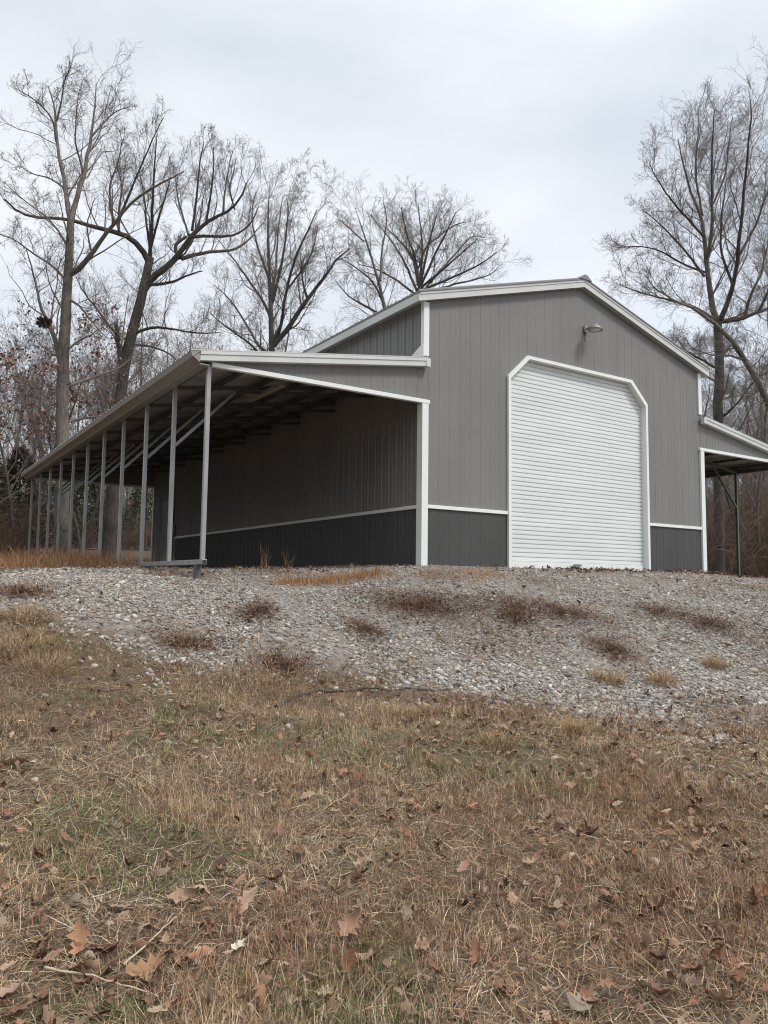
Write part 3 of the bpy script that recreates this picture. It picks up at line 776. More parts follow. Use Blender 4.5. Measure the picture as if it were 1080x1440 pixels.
hero('bare_tree', 'large bare tree with a tall broom-shaped crown right of the barn', 'bare trees behind the barn', T5, 29, 26, B_DARK, B_TWIG, L5)
hero('bare_tree', 'pale leaning tree slanting across the trunk of the large right tree', 'bare trees behind the barn', T6, 26, 27, B_OAK, B_TWIG, LV)

# squirrel nests in the tall oak: balls of dead leaves
M_LEAF = mat('dead_leaf', (.2, .12, .07), .8, tint=True, spec=.25)
def nest(px, py, d, r, label):
    rg = np.random.default_rng(int(px)); n = 260
    c = norm(rg.normal(size=(n, 3)))*r*rg.uniform(.3, 1, (n, 1))*np.array([1, 1, .85])
    a = norm(rg.normal(size=(n, 3))); b2_ = norm(np.cross(a, rg.normal(size=(n, 3))))
    V = np.stack([c-a*.06, c+b2_*.04, c+a*.06, c-b2_*.04], 1).reshape(-1, 3); F = np.arange(n*4).reshape(n, 4)
    ti = np.repeat(np.array([.07, .05, .036])*rg.uniform(.5, 1.5, (n, 1)), 4, 0)
    o = link('leaf_nest', np_mesh('leaf_nest', V, F, tint=ti), M_LEAF); o.location = at_depth(px, py, d)
    tag(o, label, 'nest')
nest(62, 453, 25.2, .25, 'dark leaf nest in the low fork of the tallest left oak')

# background trees: a few kinds, copied as things of their own
def wild_tree(seed, h, r, barkm, twigm, stems=1, leaves=None, spread=.35, straight=True):
    rg = np.random.default_rng(seed); P = []; R = []
    for s in range(stems):
        k = 12; d = norm(np.array([rg.normal()*.08+(.22*math.cos(s*2.4) if stems > 1 else 0), rg.normal()*.08+(.22*math.sin(s*2.4) if stems > 1 else 0), 1.]))
        q = [np.array([0., 0, -.3])]
        for i in range(1, k):
            d = norm(d+rg.normal(size=3)*.06+np.array([0, 0, .05])); q.append(q[-1]+d*h*rg.uniform(.85, 1.05)/(k-1))
        P.append(q); R.append(np.linspace(r, r*.12, k))
    P = np.array(P); R = np.array(R)
    tr = np_mesh('trunk', *tubes(P, R, 6), smooth=True); tr.materials.append(barkm)
    l1 = spawn(P, R, 16//max(1, stems-1), rg, tmin=.28, ratio=spread, ang=(30, 65), rr=.42, k=6, upw=.22, wig=.14, rmin=.012)
    l2 = spawn(*l1, 7, rg, tmin=.2, ratio=.45, ang=(28, 60), rr=.5, k=5, upw=.12, wig=.16, rmin=.008)
    l3 = spawn(*l2, 6, rg, tmin=.2, ratio=.55, ang=(28, 60), rr=.6, k=4, upw=.06, wig=.16, rmin=.006)
    l4 = spawn(*l3, 2, rg, tmin=.2, ratio=.6, ang=(28, 60), rr=.6, k=3, upw=.06, wig=.16, rmin=.005)
    V, F = join([tubes(l1[0], l1[1], 4), tubes(l2[0], l2[1], 3), tubes(l3[0], l3[1], 3), tubes(l4[0], l4[1], 3)])
    cr_ = np_mesh('crown', V, F, smooth=True); cr_.materials.append(twigm)
    lf = None
    if leaves:
        pts = np.concatenate([l3[0].reshape(-1, 3), l4[0].reshape(-1, 3)]); sheaf = np.sin(pts[:, 2]*3.1+1.5*np.sin(pts[:, 0]*1.4+seed)+pts[:, 1]); pts = pts[(sheaf > .1) & (pts[:, 2] > h*.3)]; pts = pts[rg.choice(len(pts), leaves)]
        c = pts+rg.normal(size=pts.shape)*.05
        n = len(c); a = norm(rg.normal(size=(n, 3))-np.array([0, 0, .6])); b_ = norm(np.cross(a, rg.normal(size=(n, 3)))); s = rg.uniform(.07, .13, (n, 1))
        V = np.stack([c, c+a*s*.6+b_*s*.5, c+a*s*1.5, c+a*s*.7-b_*s*.5], 1).reshape(-1, 3)
        base = np.array([[.30, .15, .11], [.24, .115, .085], [.38, .22, .17], [.17, .085, .065]])[rg.integers(0, 4, n)]*rg.uniform(.7, 1.25, (n, 1))
        lf = np_mesh('leaves', V, np.arange(4*n).reshape(n, 4), tint=np.repeat(base, 4, 0)); lf.materials.append(M_LEAF)
    return tr, cr_, lf
def place_tree(kind, name, x, y, rz, sc, label, group):
    root = empty(name, (x, y, gz(x, y)), label, 'tree', group)
    root.rotation_euler = (0, 0, rz); root.scale = (sc, sc, sc)
    for nm, me in zip(('trunk', 'crown', 'leaves'), kind):
        if me is not None: link(nm, me, None, root)
    return root
KINDS = [wild_tree(100+i, hh, rr_, B_GREY if i % 2 else B_DARK, B_TWIG2, st) for i, (hh, rr_, st) in enumerate([(14, .14, 1), (12, .11, 1), (11, .10, 2), (15, .17, 1), (9, .07, 1)])]
KLEAF = [wild_tree(200, 9.5, .09, B_DARK, B_TWIG, 2, leaves=1700, spread=.55), wild_tree(201, 8, .07, B_DARK, B_TWIG, 1, leaves=900, spread=.6)]
rg = np.random.default_rng(5)
LB_L = 'slim bare tree in the woods left of and behind the barn'
LB_R = 'slim bare tree in the woods to the right of the barn'
for i in range(38):                                       # left and centre woods
    v = rg.uniform(36, 78); px = rg.uniform(-110, 470) if i % 4 else rg.uniform(-140, 250)
    d = ray(px, 720); p = CAM+d*v
    place_tree(KINDS[rg.integers(0, 5)], 'bare_tree', p[0], p[1], rg.uniform(0, 6.28), rg.uniform(.85, 1.35), LB_L, 'woods left of the barn')
for i in range(42):                                       # right woods
    v = rg.uniform(31, 70); px = rg.uniform(985, 1290)
    p = CAM+ray(px, 720)*v
    place_tree(KINDS[rg.integers(0, 5)], 'bare_tree', p[0], p[1], rg.uniform(0, 6.28), rg.uniform(.7, 1.1), LB_R, 'woods right of the barn')
for i, (px, v, sc, kd, lab) in enumerate([(28, 27, 1.0, 0, 'small red-leaved oak at the far left edge beside the lean-to'),
                                     (-25, 25, 1.05, 1, 'red-leaved sapling leaning in from the left edge'),
                                     (118, 33, 1.1, 0, 'red-leaved young oak behind the trunk of the tallest oak'),
                                     (205, 37, 1.05, 1, 'thin red-leaved sapling behind the crooked oak')]):
    p = CAM+ray(px, 720)*v
    place_tree(KLEAF[kd], 'young_oak', p[0], p[1], i*1.7, sc*(.85 if i < 2 else .72), lab, 'young oaks keeping their dead leaves')

# cedars behind the posts: dense evergreen sprays
M_CEDAR = mat('cedar_foliage', (.05, .06, .03), .8, tint=True, spec=.2)
def cedar(seed, h, wd, cols):
    rg = np.random.default_rng(seed); n = 5200
    t = rg.uniform(.06, 1, n); a = rg.uniform(0, 6.28, n)
    lump = 1+.25*np.sin(a*3+t*9+seed)+.2*np.sin(a*5-t*17)
    rad = wd*(1-t)**.7*lump*np.sqrt(rg.uniform(.15, 1, n))
    c = np.stack([rad*np.cos(a), rad*np.sin(a), t*h], -1)
    ax = norm(np.stack([np.cos(a), np.sin(a), rg.normal(size=n)*.5+.25], -1)+rg.normal(size=(n, 3))*.4); b_ = norm(np.cross(ax, rg.normal(size=(n, 3))))
    s = rg.uniform(.10, .26, (n, 1))
    V = np.stack([c, c+ax*s*.5+b_*s*.18, c+ax*s, c+ax*s*.5-b_*s*.18], 1).reshape(-1, 3)
    ti = np.array(cols)[rg.integers(0, len(cols), n)]*rg.uniform(.6, 1.3, (n, 1))
    f = np_mesh('foliage', V, np.arange(4*n).reshape(n, 4), tint=np.repeat(ti, 4, 0)); f.materials.append(M_CEDAR)
    P = np.array([[[0, 0, -.2], [0.02, 0, h*.4], [0, 0, h*.9]]]); tr = np_mesh('trunk', *tubes(P, np.array([[.1, .07, .02]]), 6)); tr.materials.append(B_DARK)
    return f, tr
for i, (px, v, h, wd, cols, lab) in enumerate([
        (205, 44, 5.0, 1.7, [(0.076, 0.093, 0.051), (0.102, 0.111, 0.060)], 'dark green cedar behind the posts near the rear corner'),
        (120, 40, 4.2, 1.8, [(0.076, 0.085, 0.051), (0.102, 0.102, 0.060)], 'dark green cedar right of the tall oak trunk'),
        (25, 30, 4.2, 1.6, [(0.128, 0.105, 0.068), (0.153, 0.119, 0.076), (0.102, 0.093, 0.060)], 'brownish cedar at the left end of the lean-to'),
        (-35, 28, 4.6, 1.8, [(0.128, 0.102, 0.068), (0.145, 0.111, 0.076)], 'brownish cedar at the left edge of the view'),
        (60, 46, 4.8, 2.0, [(0.102, 0.099, 0.060), (0.128, 0.111, 0.068)], 'bushy cedar far behind the last posts')]):
    p = CAM+ray(px, 720)*v
    root = empty('cedar_tree', (p[0], p[1], gz(p[0], p[1])), lab, 'tree', 'cedars at the wood edge')
    f, tr = cedar(60+i, h, wd, cols); link('foliage', f, None, root); link('trunk', tr, None, root)

# brush: the tangle of thin stems at the foot of the woods
def brush(name, u_of, n, hgt, seed, cols, kind_label):
    rg = np.random.default_rng(seed)
    px, v = u_of(rg, n)
    pos = np.array([CAM+ray(a, 720)*b for a, b in zip(px, v)])
    z = ground_z(pos[:, 0], pos[:, 1]); k = 6
    P = np.zeros((n, k, 3)); P[:, 0] = np.column_stack([pos[:, :2], z-.1])
    d = norm(rg.normal(size=(n, 3))*.35+np.array([0, 0, 1.])); L = hgt*rg.uniform(.3, 1, n)**1.3
    for s in range(1, k):
        d = norm(d+rg.normal(size=d.shape)*.16); P[:, s] = P[:, s-1]+d*(L/(k-1))[:, None]
    R = (rg.uniform(.006, .022, n)*(v/32))[:, None]*np.linspace(1, .3, k)
    a = spawn(P, R, 6, rg, tmin=.15, ratio=.5, ang=(30, 70), rr=.6, k=4, upw=.05, wig=.2, rmin=.007)
    b_ = spawn(*a, 4, rg, tmin=.15, ratio=.6, ang=(30, 70), rr=.7, k=3, upw=.0, wig=.2, rmin=.006)
    V1, F1 = tubes(P, R, 3); V2, F2 = tubes(*a, 3); V3, F3 = tubes(*b_, 3)
    c = np.array(cols)[rg.integers(0, len(cols), n)]*rg.uniform(.6, 1.4, (n, 1))
    t = np.concatenate([np.repeat(c, k*3, 0), np.repeat(np.repeat(c, 6, 0), 12, 0), np.repeat(np.repeat(np.repeat(c, 6, 0), 4, 0), 9, 0)])
    V, F = join([(V1, F1), (V2, F2), (V3, F3)])
    tag(link(name, np_mesh(name, V, F, tint=t), B_BRUSH), kind_label, 'brush', kind='stuff')
BC = [(.15, .105, .078), (.19, .14, .105), (.11, .08, .06), (.21, .165, .13), (.16, .10, .07)]
brush('undergrowth', lambda r, n: (r.uniform(960, 1240, n), r.uniform(29, 60, n)), 1500, 5.0, 31, BC, 'brown leafless undergrowth filling the wood edge right of the barn')
brush('undergrowth', lambda r, n: (r.uniform(-160, 330, n), r.uniform(36, 70, n)), 1100, 2.3, 32, BC, 'brown leafless undergrowth below the trees left of the barn')
brush('undergrowth', lambda r, n: (r.uniform(-140, 40, n), r.uniform(23, 32, n)), 420, 2.3, 33, [(.11, .078, .055), (.15, .105, .075)], 'dark thicket at the far left end of the gravel')

FC = [(.16, .13, .11), (.20, .165, .14), (.13, .105, .085), (.23, .20, .175)]
brush('far_woods', lambda r, n: (r.uniform(-170, 420, n), r.uniform(72, 105, n)), 1500, 11, 34, FC, 'far-off grey-brown woods seen behind the lean-to posts')
brush('far_woods', lambda r, n: (r.uniform(960, 1230, n), r.uniform(66, 100, n)), 700, 11, 35, FC, 'far-off grey-brown woods to the right of the barn')

# ---------------------------------------------------------------- gravel stones
def ico(sub=1):
    import bmesh
    bm = bmesh.new(); bmesh.ops.create_icosphere(bm, subdivisions=sub, radius=1)
    V = np.array([v.co[:] for v in bm.verts]); F = np.array([[v.index for v in f.verts] for f in bm.faces]); bm.free(); return V, F
IV, IF = ico(1)
def stones(name, x, y, size, rg, label):
    n = len(x); z = ground_z(x, y)
    sh = IV[None]*(1+rg.normal(size=(n, len(IV), 1))*.24)*np.stack([rg.uniform(.8, 1.45, n), rg.uniform(.6, 1.0, n), rg.uniform(.4, .75, n)], -1)[:, None, :]
    a = rg.uniform(0, 6.28, n); tl = rg.normal(size=n)*.45
    ca, sa, ct, st = np.cos(a), np.sin(a), np.cos(tl), np.sin(tl)
    x1 = sh[..., 0]*ct[:, None]-sh[..., 2]*st[:, None]; z1 = sh[..., 0]*st[:, None]+sh[..., 2]*ct[:, None]
    X = x1*ca[:, None]-sh[..., 1]*sa[:, None]; Y = x1*sa[:, None]+sh[..., 1]*ca[:, None]
    V = np.stack([X, Y, z1], -1)*size[:, None, None]+np.column_stack([x, y, z+size*.18])[:, None, :]
    F = IF[None]+(np.arange(n)*len(IV))[:, None, None]
    pal = np.array([[.46, .445, .425], [.36, .345, .33], [.28, .265, .25], [.58, .56, .53], [.41, .375, .33], [.30, .245, .195], [.17, .15, .135]])
    c = pal[rg.choice(len(pal), n, p=[.19, .22, .19, .07, .14, .11, .08])]*rg.uniform(.66, 1.10, (n, 1))*np.array([1.03, .99, .945])
    return tag(link(name, np_mesh(name, V.reshape(-1, 3), F.reshape(-1, 3), tint=np.repeat(c, len(IV), 0)), M_STONE), label, 'gravel', kind='stuff')
M_STONE = mat('limestone', (.4, .4, .4), .9, tint=True, noise=.12, nscale=60, spec=.2)
rg = np.random.default_rng(3)
def in_barn(x, y): return (x > -.02) & (x < WC+.02) & (y > -.02) & (y < LEN)
nn_ = 265000
v = 5+14*rg.uniform(size=nn_)**1.15; u = rg.uniform(-.70, .86, nn_)*v
x, y = xy_of(u, v); mk = gravel_mask(x, y)+rg.normal(size=nn_)*.3
thin = sines(x, y, 1.1, 41)+.7*sines(x, y, 3.2, 42)
ok = (rg.uniform(size=nn_) < np.clip(.12+mk*1.1, 0, 1)) & (mk > -.1) & ~in_barn(x, y) & (rg.uniform(size=nn_) < np.where(thin > .3, .22, np.where(thin < -.9, .55, .95))) & (y < 4)
x, y, mk, v = x[ok], y[ok], mk[ok], v[ok]
foot = np.exp(-np.clip(mk, 0, 9)/.9)                    # the bigger stones have rolled to the foot of the slope
size = (rg.gamma(2.4, .0040, len(x))+.006)*(.85+.6*foot)
stones('gravel', x, y, np.clip(size, .008, .055), rg, 'grey limestone gravel covering the slope below the barn')
# strays in the grass
n = 2600; v = rg.uniform(4.0, 9.2, n); u = rg.uniform(-.7, .7, n)*v; x, y = xy_of(u, v); mk = gravel_mask(x, y)
pt = np.exp(-((x-hit(1060, 1060)[0])**2+(y-hit(1060, 1060)[1])**2)/.5)+np.exp(-((x-hit(440, 1010)[0])**2+(y-hit(440, 1010)[1])**2)/.12)*.7
ok = (mk < 0) & ((rg.uniform(size=n) < np.exp(mk/.5)*.7) | (rg.uniform(size=n) < pt))
stones('gravel', x[ok], y[ok], rg.uniform(.012, .032, ok.sum()), rg, 'stray gravel stones scattered in the grass below the slope')

# ---------------------------------------------------------------- grass, weeds, leaves
M_GRASS = mat('dry_grass', (.3, .22, .13), .8, tint=True, spec=.2)
PAL_DRY = np.array([[.57, .415, .25], [.47, .315, .18], [.34, .205, .12], [.19, .118, .075], [.70, .57, .40], [.40, .32, .23], [.31, .172, .11], [.10, .066, .046]])
PAL_GRN = np.array([[.13, .165, .05], [.19, .20, .075], [.09, .13, .045], [.25, .235, .11]])
PAL_GOLD = np.array([[.42, .29, .15], [.36, .23, .12], [.47, .35, .20], [.30, .19, .10]])
PAL_LEAF = np.array([[.36, .235, .155], [.28, .17, .11], [.19, .108, .068], [.43, .31, .22], [.12, .068, .046], [.29, .15, .092], [.32, .235, .17], [.22, .11, .072]])
PAL_RUST = np.array([[.50, .26, .12], [.40, .20, .095], [.54, .33, .17], [.30, .155, .08]])
def blades(x, y, ln, wd, lean, rg, cols, segs=3, z0=None, head=None):
    """thin bent strips; lean 0 upright .. 1 flat"""
    n = len(x); z = ground_z(x, y) if z0 is None else z0
    a = rg.uniform(0, 6.28, n) if head is None else head
    el = (1-lean)*np.pi/2
    d = np.stack([np.cos(a)*np.cos(el), np.sin(a)*np.cos(el), np.sin(el)], -1)
    sd = norm(np.stack([-np.sin(a), np.cos(a), np.zeros(n)], -1)+rg.normal(size=(n, 3))*.35)
    p = np.column_stack([x, y, z+rg.uniform(-.005, .012, n)]); rows = []
    curl = rg.normal(size=n)*.22-.16
    for s in range(segs+1):
        w_ = wd*(1-.8*(s/segs)**1.5)
        rows.append(np.stack([p-sd*w_[:, None]/2, p+sd*w_[:, None]/2], 1))
        p = p+d*(ln/segs)[:, None]
        d = norm(d+np.array([0, 0, 1.])*curl[:, None]+rg.normal(size=(n, 3))*.12)
        p[:, 2] = np.maximum(p[:, 2], z+.003+.012*(s/segs))
    V = np.stack(rows, 1)                                # n, segs+1, 2, 3
    i = np.arange(n*(segs+1)*2).reshape(n, segs+1, 2)
    F = np.stack([i[:, :-1, 0], i[:, :-1, 1], i[:, 1:, 1], i[:, 1:, 0]], -1).reshape(-1, 4)
    return V.reshape(-1, 3), F, np.repeat(cols, (segs+1)*2, 0)
def jn(parts):
    V, F = join([(p[0], p[1]) for p in parts]); return V, F, np.concatenate([p[2] for p in parts])
rg = np.random.default_rng(9)
def grass_colours(x, y, rg):
    n = len(x); patch = sines(x, y, 1.3, 53)+.6*sines(x, y, 4, 54); ruddy = sines(x, y, .9, 55)+.6*sines(x, y, 3, 56); gold = sines(x, y, 1.7, 57)+.7*sines(x, y, 5, 58)
    sel = rg.uniform(size=n)
    col = PAL_DRY[rg.choice(8, n, p=[.17, .17, .15, .10, .13, .14, .09, .05])]
    col = np.where((ruddy > .35)[:, None] & (sel < .55)[:, None], PAL_DRY[rg.choice([2, 3, 6, 6], n)], col)
    col = np.where((gold > .25)[:, None] & (sel > .55)[:, None], PAL_GOLD[rg.integers(0, 4, n)], col)
    return np.where(((patch > .5) & (sel > .52) | (sel > .978))[:, None], PAL_GRN[rg.integers(0, 4, n)], col)
def field(n):
    v = 1.0+8.9*rg.uniform(size=n)**.92; u = rg.uniform(-1, 1, n)*(.70*v+1.3)
    return (*xy_of(u, v), v)
# thatch lying flat
n = 185000; x, y, v = field(n); mk = gravel_mask(x, y)
ok = mk+rg.normal(size=n)*.2 < 0; x, y, v = x[ok], y[ok], v[ok]; n = len(x)
col = grass_colours(x, y, rg)*rg.uniform(.6, 1.25, (n, 1))
tag(link('thatch', np_mesh('thatch', *blades(x, y, rg.gamma(5, .019, n)+.02, rg.uniform(.0016, .0040, n), rg.uniform(.66, 1., n), rg, col)), M_GRASS), 'flattened straw and thatch lying over the ground', 'grass', kind='stuff')
# standing tussocks, each with a colour and lean of its own
nc = 30000; cx, cy, cvv = field(nc); cm = gravel_mask(cx, cy); dens = sines(cx, cy, 2.2, 51)+.6*sines(cx, cy, 6, 52)
ok = (cm+rg.normal(size=nc)*.45 < .05) & (rg.uniform(size=nc) < np.clip(.6+.4*dens, .12, 1)); cx, cy, dens = cx[ok], cy[ok], dens[ok]; nc = len(cx)
ccol = grass_colours(cx, cy, rg)*rg.uniform(.6, 1.3, (nc, 1)); chh = rg.uniform(.035, .085, nc)*(1+.5*np.clip(dens, -.5, 1)); crr = rg.uniform(.02, .07, nc); chd = rg.uniform(0, 6.28, nc)
k_ = rg.integers(9, 24, nc); ii = np.repeat(np.arange(nc), k_); n = len(ii)
x = cx[ii]+rg.normal(size=n)*crr[ii]; y = cy[ii]+rg.normal(size=n)*crr[ii]
col = ccol[ii]*rg.uniform(.6, 1.25, (n, 1)); mixc = rg.uniform(size=n) < .3; col = np.where(mixc[:, None], PAL_DRY[rg.integers(0, 8, n)], col)
tag(link('grass', np_mesh('grass', *blades(x, y, chh[ii]*rg.uniform(.5, 1.4, n), rg.uniform(.0016, .0038, n), np.clip(rg.uniform(.05, .6, n), 0, 1), rg, col, head=chd[ii]+rg.normal(size=n)*1.1)), M_GRASS), 'short dead winter grass standing in small tussocks in the foreground', 'grass', kind='stuff')

# distinct clumps
def tuft_mesh(cx, cy, r, n, h, pal, rg, wd=(.002, .0045), lean=(.05, .55)):
    a = rg.uniform(0, 6.28, n); q = np.sqrt(rg.uniform(size=n))*r
    x = cx+q*np.cos(a); y = cy+q*np.sin(a)
    col = pal[rg.integers(0, len(pal), n)]*rg.uniform(.7, 1.2, (n, 1))
    return blades(x, y, h*rg.uniform(.5, 1.1, n), rg.uniform(*wd, n), np.clip(rg.uniform(*lean, n)+q/r*.2, 0, .9), rg, col, 4, head=a+rg.normal(size=n)*.6)
def thing_mesh(name, mesh, m, label, cat, group=None):
    V, F, t = mesh; c = np.array([V[:, 0].mean(), V[:, 1].mean(), V[:, 2].min()])
    o = link(name, np_mesh(name, V-c, F, tint=t), m); o.location = c
    return tag(o, label, cat, group)
TUFTS = [(855, 960, .16, .22, 'golden grass tuft on the gravel, biggest of the three on the right slope'),
         (931, 962, .13, .2, 'golden grass tuft on the gravel just right of the biggest one'),
         (1006, 938, .11, .17, 'golden grass tuft on the gravel, highest and farthest right'),
         (40, 872, .2, .22, 'straw-coloured tuft at the left foot of the gravel'),
         (560, 1008, .2, .14, 'pale gold grass clump below the gravel near the middle'),
         (610, 1005, .17, .12, 'pale gold grass clump right of the fallen branch tip'),
         (30, 915, .3, .2, 'wide golden grass clump at the left edge below the gravel'),
         (65, 940, .24, .16, 'golden grass clump at the left, in front of the wide one'),
         (700, 1048, .16, .12, 'low straw clump below the gravel right of the middle'),
         (810, 1030, .16, .13, 'low straw clump under the right gravel foot')]
rg = np.random.default_rng(12)
for px, py, r, h, lab in TUFTS:
    c = hit(px, py); thing_mesh('grass_tuft', tuft_mesh(c[0], c[1], r, 420, h, PAL_GOLD, rg), M_GRASS, lab, 'grass tuft', 'grass tufts along the gravel')
# dead weeds and leaf drifts on the gravel
WEED = np.array([[.17, .11, .075], [.24, .16, .11], [.29, .20, .14], [.12, .08, .058], [.26, .14, .09]])
def weed(px, py, rx, ry, n, h, lab):
    c = hit(px, py); s = np.linalg.norm(c-CAM)/FPX
    a = rg.uniform(0, 6.28, n); q = np.abs(rg.normal(size=n))*1.0*(1+.45*np.sin(a*3+px)+.3*np.sin(a*5+py))
    uu, vv = uv_of(c[0], c[1]); u_ = uu+q*np.cos(a)*rx*s; v_ = vv+q*np.sin(a)*ry*s*4
    x, y = xy_of(u_, v_); col = WEED[rg.integers(0, 5, n)]*rg.uniform(.7, 1.3, (n, 1))
    n2 = n//2; u2 = uu+rg.normal(size=n2)*.6*rx*s; v2 = vv+rg.normal(size=n2)*.6*ry*s*4; x2, y2 = xy_of(u2, v2)
    frag = blades(x2, y2, rg.uniform(.025, .06, n2), rg.uniform(.010, .024, n2), rg.uniform(.7, 1, n2), rg, PAL_LEAF[rg.integers(0, 8, n2)]*rg.uniform(.5, 1., (n2, 1)), 2, z0=ground_z(x2, y2)+.028)
    thing_mesh('dead_weeds', jn([frag, blades(x, y, h*rg.uniform(.4, 1.1, n), rg.uniform(.003, .008, n), rg.uniform(.25, .98, n), rg, col, 3, z0=ground_z(x, y)+.025)]), M_GRASS, lab, 'dead weeds', 'dead weeds on the gravel')
for a in [(592, 855, 58, 13, 900, .14, 'long brown mat of dead weeds in the middle of the gravel'),
          (790, 862, 52, 12, 620, .10, 'brown dead weeds on the gravel below the right half of the door'),
          (725, 868, 20, 12, 300, .10, 'reddish dead weed patch on the gravel below the left half of the door'),
          (362, 862, 18, 8, 240, .12, 'small dead weed patch on the gravel below the base rail'),
          (262, 907, 22, 8, 300, .1, 'dead weed patch low on the left gravel slope'),
          (860, 915, 26, 12, 340, .12, 'dead weeds above the biggest golden tuft'),
          (515, 888, 20, 9, 240, .1, 'dead weed patch under the long brown mat'),
          (30, 835, 30, 10, 320, .14, 'dark weeds at the left end of the gravel'),
          (400, 940, 22, 9, 260, .12, 'dead weeds at the gravel foot above the fallen branch'),
          (1000, 880, 30, 10, 340, .1, 'brown dead weeds on the far right of the gravel'),
          (930, 862, 26, 8, 260, .08, 'thin dead weeds below the right wainscot')]: weed(a[0], a[1], a[2]*1.35, a[3]*.85, int(a[4]*3.6), a[5]*.85, a[6])
# fine dead weeds creeping over the stones
n = 150000; v = rg.uniform(6.5, 16, n); u = rg.uniform(-.68, .68, n)*v; x, y = xy_of(u, v); mk = gravel_mask(x, y)
ok = (mk > -.3) & ~in_barn(x, y) & (y < 2.5) & (rg.uniform(size=n) < np.clip(-.16+.75*sines(x, y, 1.15, 62)+.6*sines(x, y, 3.6, 64)+.55*np.exp(-np.clip(mk, 0, 9)/.5)+.12*(u > .5), .0, 1))
x, y = x[ok], y[ok]; n = len(x); col = np.concatenate([WEED, PAL_DRY[:4]])[rg.integers(0, 9, n)]*rg.uniform(.6, 1.2, (n, 1))
tag(link('weeds', np_mesh('weeds', *blades(x, y, rg.uniform(.03, .11, n), rg.uniform(.003, .007, n), rg.uniform(.3, 1, n), rg, col, 3, z0=ground_z(x, y)+.015)), M_GRASS), 'sparse dead weeds creeping over the gravel', 'weeds', kind='stuff')
# rusty broom sedge by the posts, and the strip along the lean-to floor
def sedge(name, X, Y, h, wd, lab, z0=None):
    n = len(X); col = PAL_RUST[rg.integers(0, 4, n)]*rg.uniform(.6, 1.2, (n, 1))
    col = np.where((rg.uniform(size=n) < .25)[:, None], PAL_GOLD[rg.integers(0, 4, n)]*.8, col)
    tag(link(name, np_mesh(name, *blades(X, Y, h, wd, rg.uniform(.0, .45, n), rg, col, 4)), M_GRASS), lab, 'grass', kind='stuff')
n = 6500; Y = rg.uniform(2.6, 14.5, n); X = -4.35+rg.normal(size=n)*.55-np.clip(Y-5, 0, 9)*.09*rg.uniform(-.3, 2, n)
h = rg.uniform(.2, .68, n)*np.clip((Y-2.2)/1.6, .2, 1)*(.75+.35*sines(X, Y, 2.5, 71))
sedge('broom_sedge', X, Y, h, rg.uniform(.004, .009, n), 'rusty tall broom sedge growing along the lean-to posts')
n = 2600; t = rg.uniform(size=n); a = hit(300, 803); b_ = hit(470, 800)
X = -2.9+t*2.0+rg.normal(size=n)*.1; Y = -.55+rg.normal(size=n)*.13+.2*sines(t*5, t*0, 2, 5)
sedge('broom_sedge', X, Y, rg.uniform(.05, .16, n), rg.uniform(.003, .006, n), 'low rusty grass along the front of the dark lean-to')
n = 1100; X = rg.uniform(-.7, .9, n); Y = -.9+rg.normal(size=n)*.22
sedge('broom_sedge', X, Y, rg.uniform(.04, .12, n), rg.uniform(.003, .006, n), 'thin brown grass on the gravel before the white corner trim')
for (px, py, hh, lab) in [(372, 794, .5, 'pair of tall dry weed stalks before the dark side wall'), (405, 792, .42, 'single tall dry weed stalk right of the pair')]:
    c = np.array([CAM+ray(px, py)*9.6]) if False else hit(px, 801)
    n = 14 if 'pair' in lab else 7
    x = c[0]+rg.normal(size=n)*.05; y = c[1]+rg.normal(size=n)*.05
    thing_mesh('weed_stalk', blades(x, y, hh*rg.uniform(.6, 1, n), rg.uniform(.004, .008, n), rg.uniform(.02, .25, n), rg, PAL_GOLD[rg.integers(0, 4, n)]*.9, 5), M_GRASS, lab, 'weed stalk', 'weed stalks by the lean-to')

